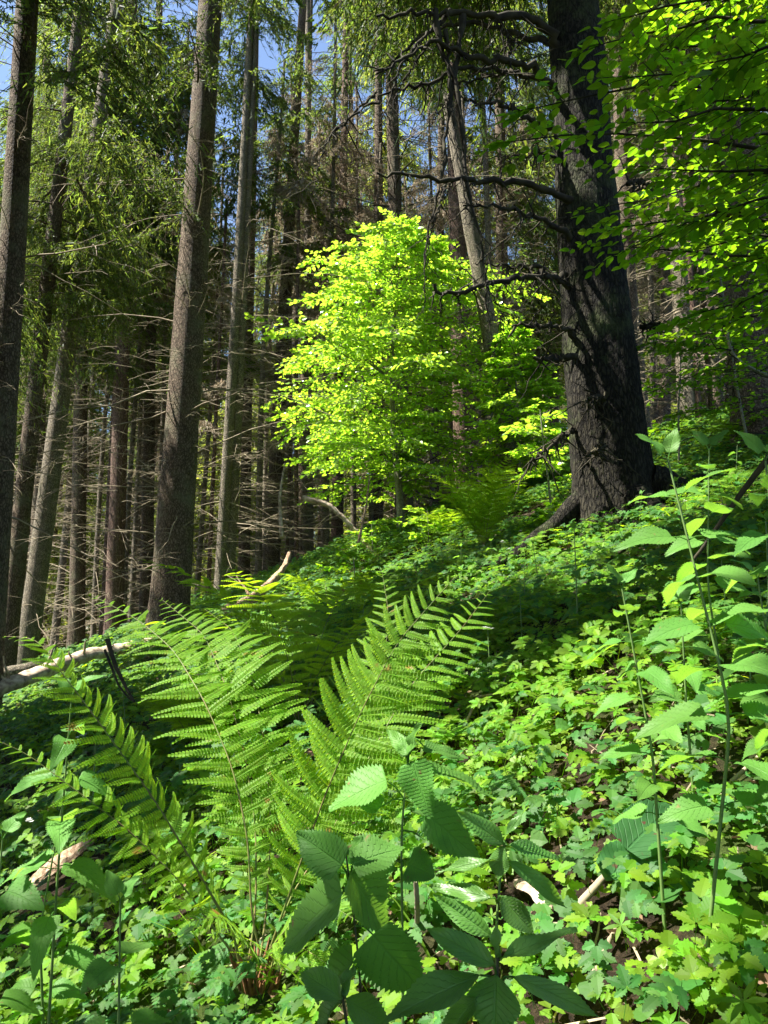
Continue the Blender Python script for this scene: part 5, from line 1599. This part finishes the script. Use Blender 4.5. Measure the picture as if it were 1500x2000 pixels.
# ------------------------------------------------------------------ fallen wood
def log_path(name, pts, r0, r1, label, mat, cat, sides=18, seed=0, stubs=0, jit=0.01, rough=0.12):
    rng = np.random.default_rng(seed)
    pts = np.array(pts, float)
    o = thing(name, pts[0], label, cat)
    q = smooth_path(pts, 50)
    q[1:-1] += rng.normal(size=(48, 3)) * (min(jit * 0.3, r0 * 0.08) if r0 > 0.025 else 0.0004)
    rad = np.linspace(r0, r1, 50)
    tan = nrm(np.gradient(q, axis=0))
    ref = np.array([0, 0, 1.0])
    a_ = nrm(np.cross(tan, ref)); b_ = np.cross(tan, a_)
    th = np.arange(sides) * 2 * pi / sides
    nz = vnoise(np.stack([np.repeat(np.cos(th)[None], 50, 0) * 1.2, np.repeat(np.sin(th)[None], 50, 0) * 1.2, np.repeat(np.linspace(0, 3, 50)[:, None], sides, 1)], -1).reshape(-1, 3), seed, 1.6).reshape(50, sides)
    rough = rough if r0 > 0.025 else 0.05
    V = q[:, None] + (a_[:, None] * np.cos(th)[None, :, None] + b_[:, None] * np.sin(th)[None, :, None]) * (rad[:, None] * (1 + rough * nz))[..., None]
    k = np.arange(49)[:, None] * sides; j = np.arange(sides)[None]; j2 = (j + 1) % sides
    F = np.stack([k + j, k + j2, k + sides + j2, k + sides + j], -1).reshape(-1, 4)
    a = Acc(); a.add(V.reshape(-1, 3), F)
    a.add(V[0], np.array([np.arange(sides)[::-1]])); a.add(V[-1], np.array([np.arange(sides)]))
    a.build('stem', M[mat], o)
    for _ in range(stubs):
        i = rng.integers(6, 46)
        d = nrm(np.array([rng.normal() * 0.5, -0.5 + rng.normal() * 0.4, 0.9]))
        l = r0 * (1.2 + 2.4 * rng.random())
        e = q[i] + np.linspace(0, 1, 5)[:, None] * d * (l + rad[i]) + rng.normal(size=(5, 3)) * 0.006
        b = Acc(); tubes(b, e[None], np.linspace(r0 * 0.22, r0 * 0.08, 5)[None], 6, cap=False)
        b.build('branch_stub', M[mat], o)
    return o


def onhill(px, py, Y, dz):
    p = P(px, py, Y); return np.array([p[0], Y, float(hill(p[0], Y)) + dz])


log_path('fallen_log', [P(-120, 1405, 7.6), P(0, 1345, 8.0), P(150, 1285, 8.8), P(260, 1262, 9.6), P(345, 1240, 10.3)], 0.085, 0.055,
         'pale barkless fallen log lying along the slope edge at the left', 'wood', 'log', seed=3, stubs=7, jit=0.04, rough=0.22)
log_path('fallen_log', [P(-100, 1345, 9.4), P(0, 1318, 9.6), P(90, 1300, 9.9), P(170, 1290, 10.2)], 0.10, 0.07,
         'grey-brown smaller log lying just behind the pale one at the left edge', 'bark_grey', 'log', seed=4, stubs=2)
log_path('fallen_log', [P(440, 1200, 9.4), P(490, 1172, 9.5), P(530, 1140, 9.6), P(556, 1108, 9.7), P(566, 1080, 9.8)], 0.095, 0.028,
         'curved pale root end sweeping up in front of the dark trunks', 'wood_brown', 'dead wood', seed=5, rough=0.4, stubs=2)
log_path('dead_branch', [P(590, 972, 11.0), P(640, 985, 11), P(680, 1020, 11), P(712, 1058, 11), P(740, 1090, 10.8)], 0.045, 0.02,
         'thin pale dead branch slanting under the bright beech', 'wood', 'dead wood', seed=6, stubs=3)
log_path('dead_branch', [P(550, 1050, 11), P(546, 970, 11.2), P(556, 905, 11.4)], 0.03, 0.01,
         'thin upright dead pole left of the bright beech base', 'wood', 'dead wood', seed=7)
log_path('dead_branch', [P(700, 1060, 10.5), P(715, 990, 10.5), P(722, 930, 10.4)], 0.02, 0.008,
         'rusty brown upright stalk under the bright beech', 'wood_brown', 'dead wood', seed=8)
log_path('dead_branch', [hit(1100, 1200) + [0, 0, .04], hit(1180, 1120) + [0, 0, .07], hit(1260, 1070) + [0, 0, .08], hit(1330, 1075) + [0, 0, .10]], 0.018, 0.010,
         'dark curved dead branch lying on the slope behind the tallest nettle', 'twig_dark', 'dead wood', seed=9)
log_path('dead_branch', [P(1520, 870, 2.6), P(1450, 960, 2.7), P(1380, 1060, 2.8), P(1350, 1100, 2.85)], 0.012, 0.006,
         'bare grey-brown stick slanting down from the right edge', 'twig_dark', 'dead wood', seed=10)
log_path('dead_branch', [hit(900, 1460) + [0, 0, .05], hit(935, 1410) + [0, 0, .10], hit(975, 1405) + [0, 0, .10], hit(990, 1380) + [0, 0, .12]], 0.006, 0.003,
         'crooked thin twig lying right of the large fern', 'twig', 'dead wood', seed=11)
log_path('dead_branch', [hit(1120, 1800) + [0, 0, .02], hit(1180, 1760) + [0, 0, .05], hit(1260, 1730) + [0, 0, .04], hit(1310, 1720) + [0, 0, .03]], 0.010, 0.005,
         'pale brown stick lying under the crinkled dark leaves', 'twig', 'dead wood', seed=12)
log_path('dead_branch', [hit(1150, 1950) + [0, 0, .02], hit(1190, 1870) + [0, 0, .03], hit(1230, 1800) + [0, 0, .03]], 0.007, 0.003,
         'thin twig lying across the soil near the bottom right', 'twig', 'dead wood', seed=13)
log_path('dead_branch', [hit(1430, 1560) + [0, 0, .04], hit(1490, 1520) + [0, 0, .06]], 0.006, 0.004,
         'short pale stick in the leaves by the right edge', 'twig', 'dead wood', seed=14)
log_path('dead_branch', [hit(815, 1830) + [0, 0, .0], P(815, 1760, 1.62), P(812, 1720, 1.60)], 0.006, 0.005,
         'short broken stalk standing between the nettle and the willowherb', 'twig', 'dead wood', seed=15)
# dark dead twigs behind the fern, left
log_path('dead_branch', [P(210, 1250, 3.9), P(225, 1300, 3.8), P(250, 1350, 3.7), P(262, 1370, 3.6)], 0.012, 0.006,
         'black crooked dead twig standing behind the left fern fronds', 'twig_dark', 'dead wood', seed=16, stubs=4)
log_path('dead_branch', [P(205, 1270, 4.0), P(232, 1340, 3.8), P(256, 1368, 3.7)], 0.007, 0.004,
         'thinner black twig parallel to the crooked one behind the left fronds', 'twig_dark', 'dead wood', seed=17)


def slab(name, pts, w, th, label, mat, seed, up=(0, -0.4, 0.9)):
    """a torn flat piece of wood"""
    rng = np.random.default_rng(seed)
    q = smooth_path(pts, 24)
    o = thing(name, q[0], label, 'dead wood')
    tan = nrm(np.gradient(q, axis=0)); upv = nrm(np.array(up, float))
    s = nrm(np.cross(tan, upv)); n = np.cross(s, tan)
    prof = np.sin(np.linspace(0.12, pi - 0.10, 24)) ** 0.5
    rows = []
    for j, (c, h) in enumerate([(-1, 0), (-0.5, 0.5), (0.1, 0.6), (0.7, 0.45), (1, 0), (0.4, -0.6), (-0.5, -0.5)]):
        jw = prof * w * (1 + 0.18 * rng.normal(size=24).cumsum() / 4)
        rows.append(q + s * (c * jw * 0.5)[:, None] + n * (h * th * (1 + 0.2 * rng.normal(size=24)))[:, None])
    V = np.stack(rows, 1); m = V.shape[1]
    k = np.arange(23)[:, None] * m; j = np.arange(m)[None]; j2 = (j + 1) % m
    F = np.stack([k + j, k + j2, k + m + j2, k + m + j], -1).reshape(-1, 4)
    a = Acc(); a.add(V.reshape(-1, 3), F)
    a.add(V[0], np.array([np.arange(m)[::-1]])); a.add(V[-1], np.array([np.arange(m)]))
    a.build('wood', M[mat], o, smooth=False)


slab('wood_slab', [hit(30, 1775) + [0, 0, .05], hit(95, 1740) + [0, 0, .09], hit(178, 1690) + [0, 0, .10]], 0.10, 0.03, 'torn brown slab of rotten wood lying at the lower left', 'wood_brown', 1)
slab('wood_slab', [hit(1010, 1750) + [0, 0, .03], hit(1050, 1775) + [0, 0, .045], hit(1075, 1810) + [0, 0, .03]], 0.055, 0.018, 'small bleached wood chunk in the soil behind the shaded willowherb', 'wood', 2)

# ------------------------------------------------------------------ small white flowers
def flower(label, seed):
    rng = np.random.default_rng(seed)
    o = thing('white_flower', (0, 0, 0), label, 'flower', 'white flowers on the slope')
    a = Acc(); tubes(a, np.array([[[0, 0, 0], [0.005, 0, 0.12], [0, 0.005, 0.24]]]), np.array([[0.002, 0.0018, 0.0012]]), 4); a.build('stem', M['stem'], o)
    tp = blade(4, ovate, 1, 0.6, fold=0.1, droop=0.1)
    b = Acc()
    for k in range(6):
        c = np.array([rng.normal() * 0.012, rng.normal() * 0.012, 0.24 + rng.normal() * 0.006])
        az = np.arange(5) * 1.2566 + rng.random()
        d = np.stack([np.cos(az), np.sin(az), 0.35 + 0 * az], -1)
        inst(b, tp, frames(d, np.broadcast_to([0, 0, 1.0], (5, 3))), np.broadcast_to(c, (5, 3)), 0.011)
    b.build('petals', M['petal'], o, smooth=False)
    return o


fl = [flower('small white flower cluster on a thin stem', 1), flower('small white flower cluster on a thin stem', 2)]
fs = [(980, 1055), (960, 1090), (948, 1100), (990, 1105), (1010, 1060), (1150, 975), (1175, 965), (1195, 965), (1085, 1025), (960, 1330), (1030, 1180), (1020, 1060), (975, 1095),
      (800, 1300), (110, 1600), (75, 1700), (345, 1430), (168, 1505), (1340, 1010), (1250, 990), (940, 1090), (905, 1110), (1065, 1015)]
for i, (px, py) in enumerate(fs):
    q = hit(px, py + 30)
    o = fl[i] if i < 2 else copy_tree(fl[i % 2])
    s = 0.8 + 0.5 * rg.random()
    o.location = tuple(q); o.scale = (s, s, s); o.rotation_euler = (rg.normal() * 0.1, rg.normal() * 0.1, rg.random() * 6)
    side = 'left of the foreground fern' if px < 500 else 'near the foot of the massive dark spruce' if py < 1060 else 'in the middle of the green slope'
    o['label'] = 'small white flower cluster on a thin stem ' + side
    o['group'] = 'white flowers ' + side
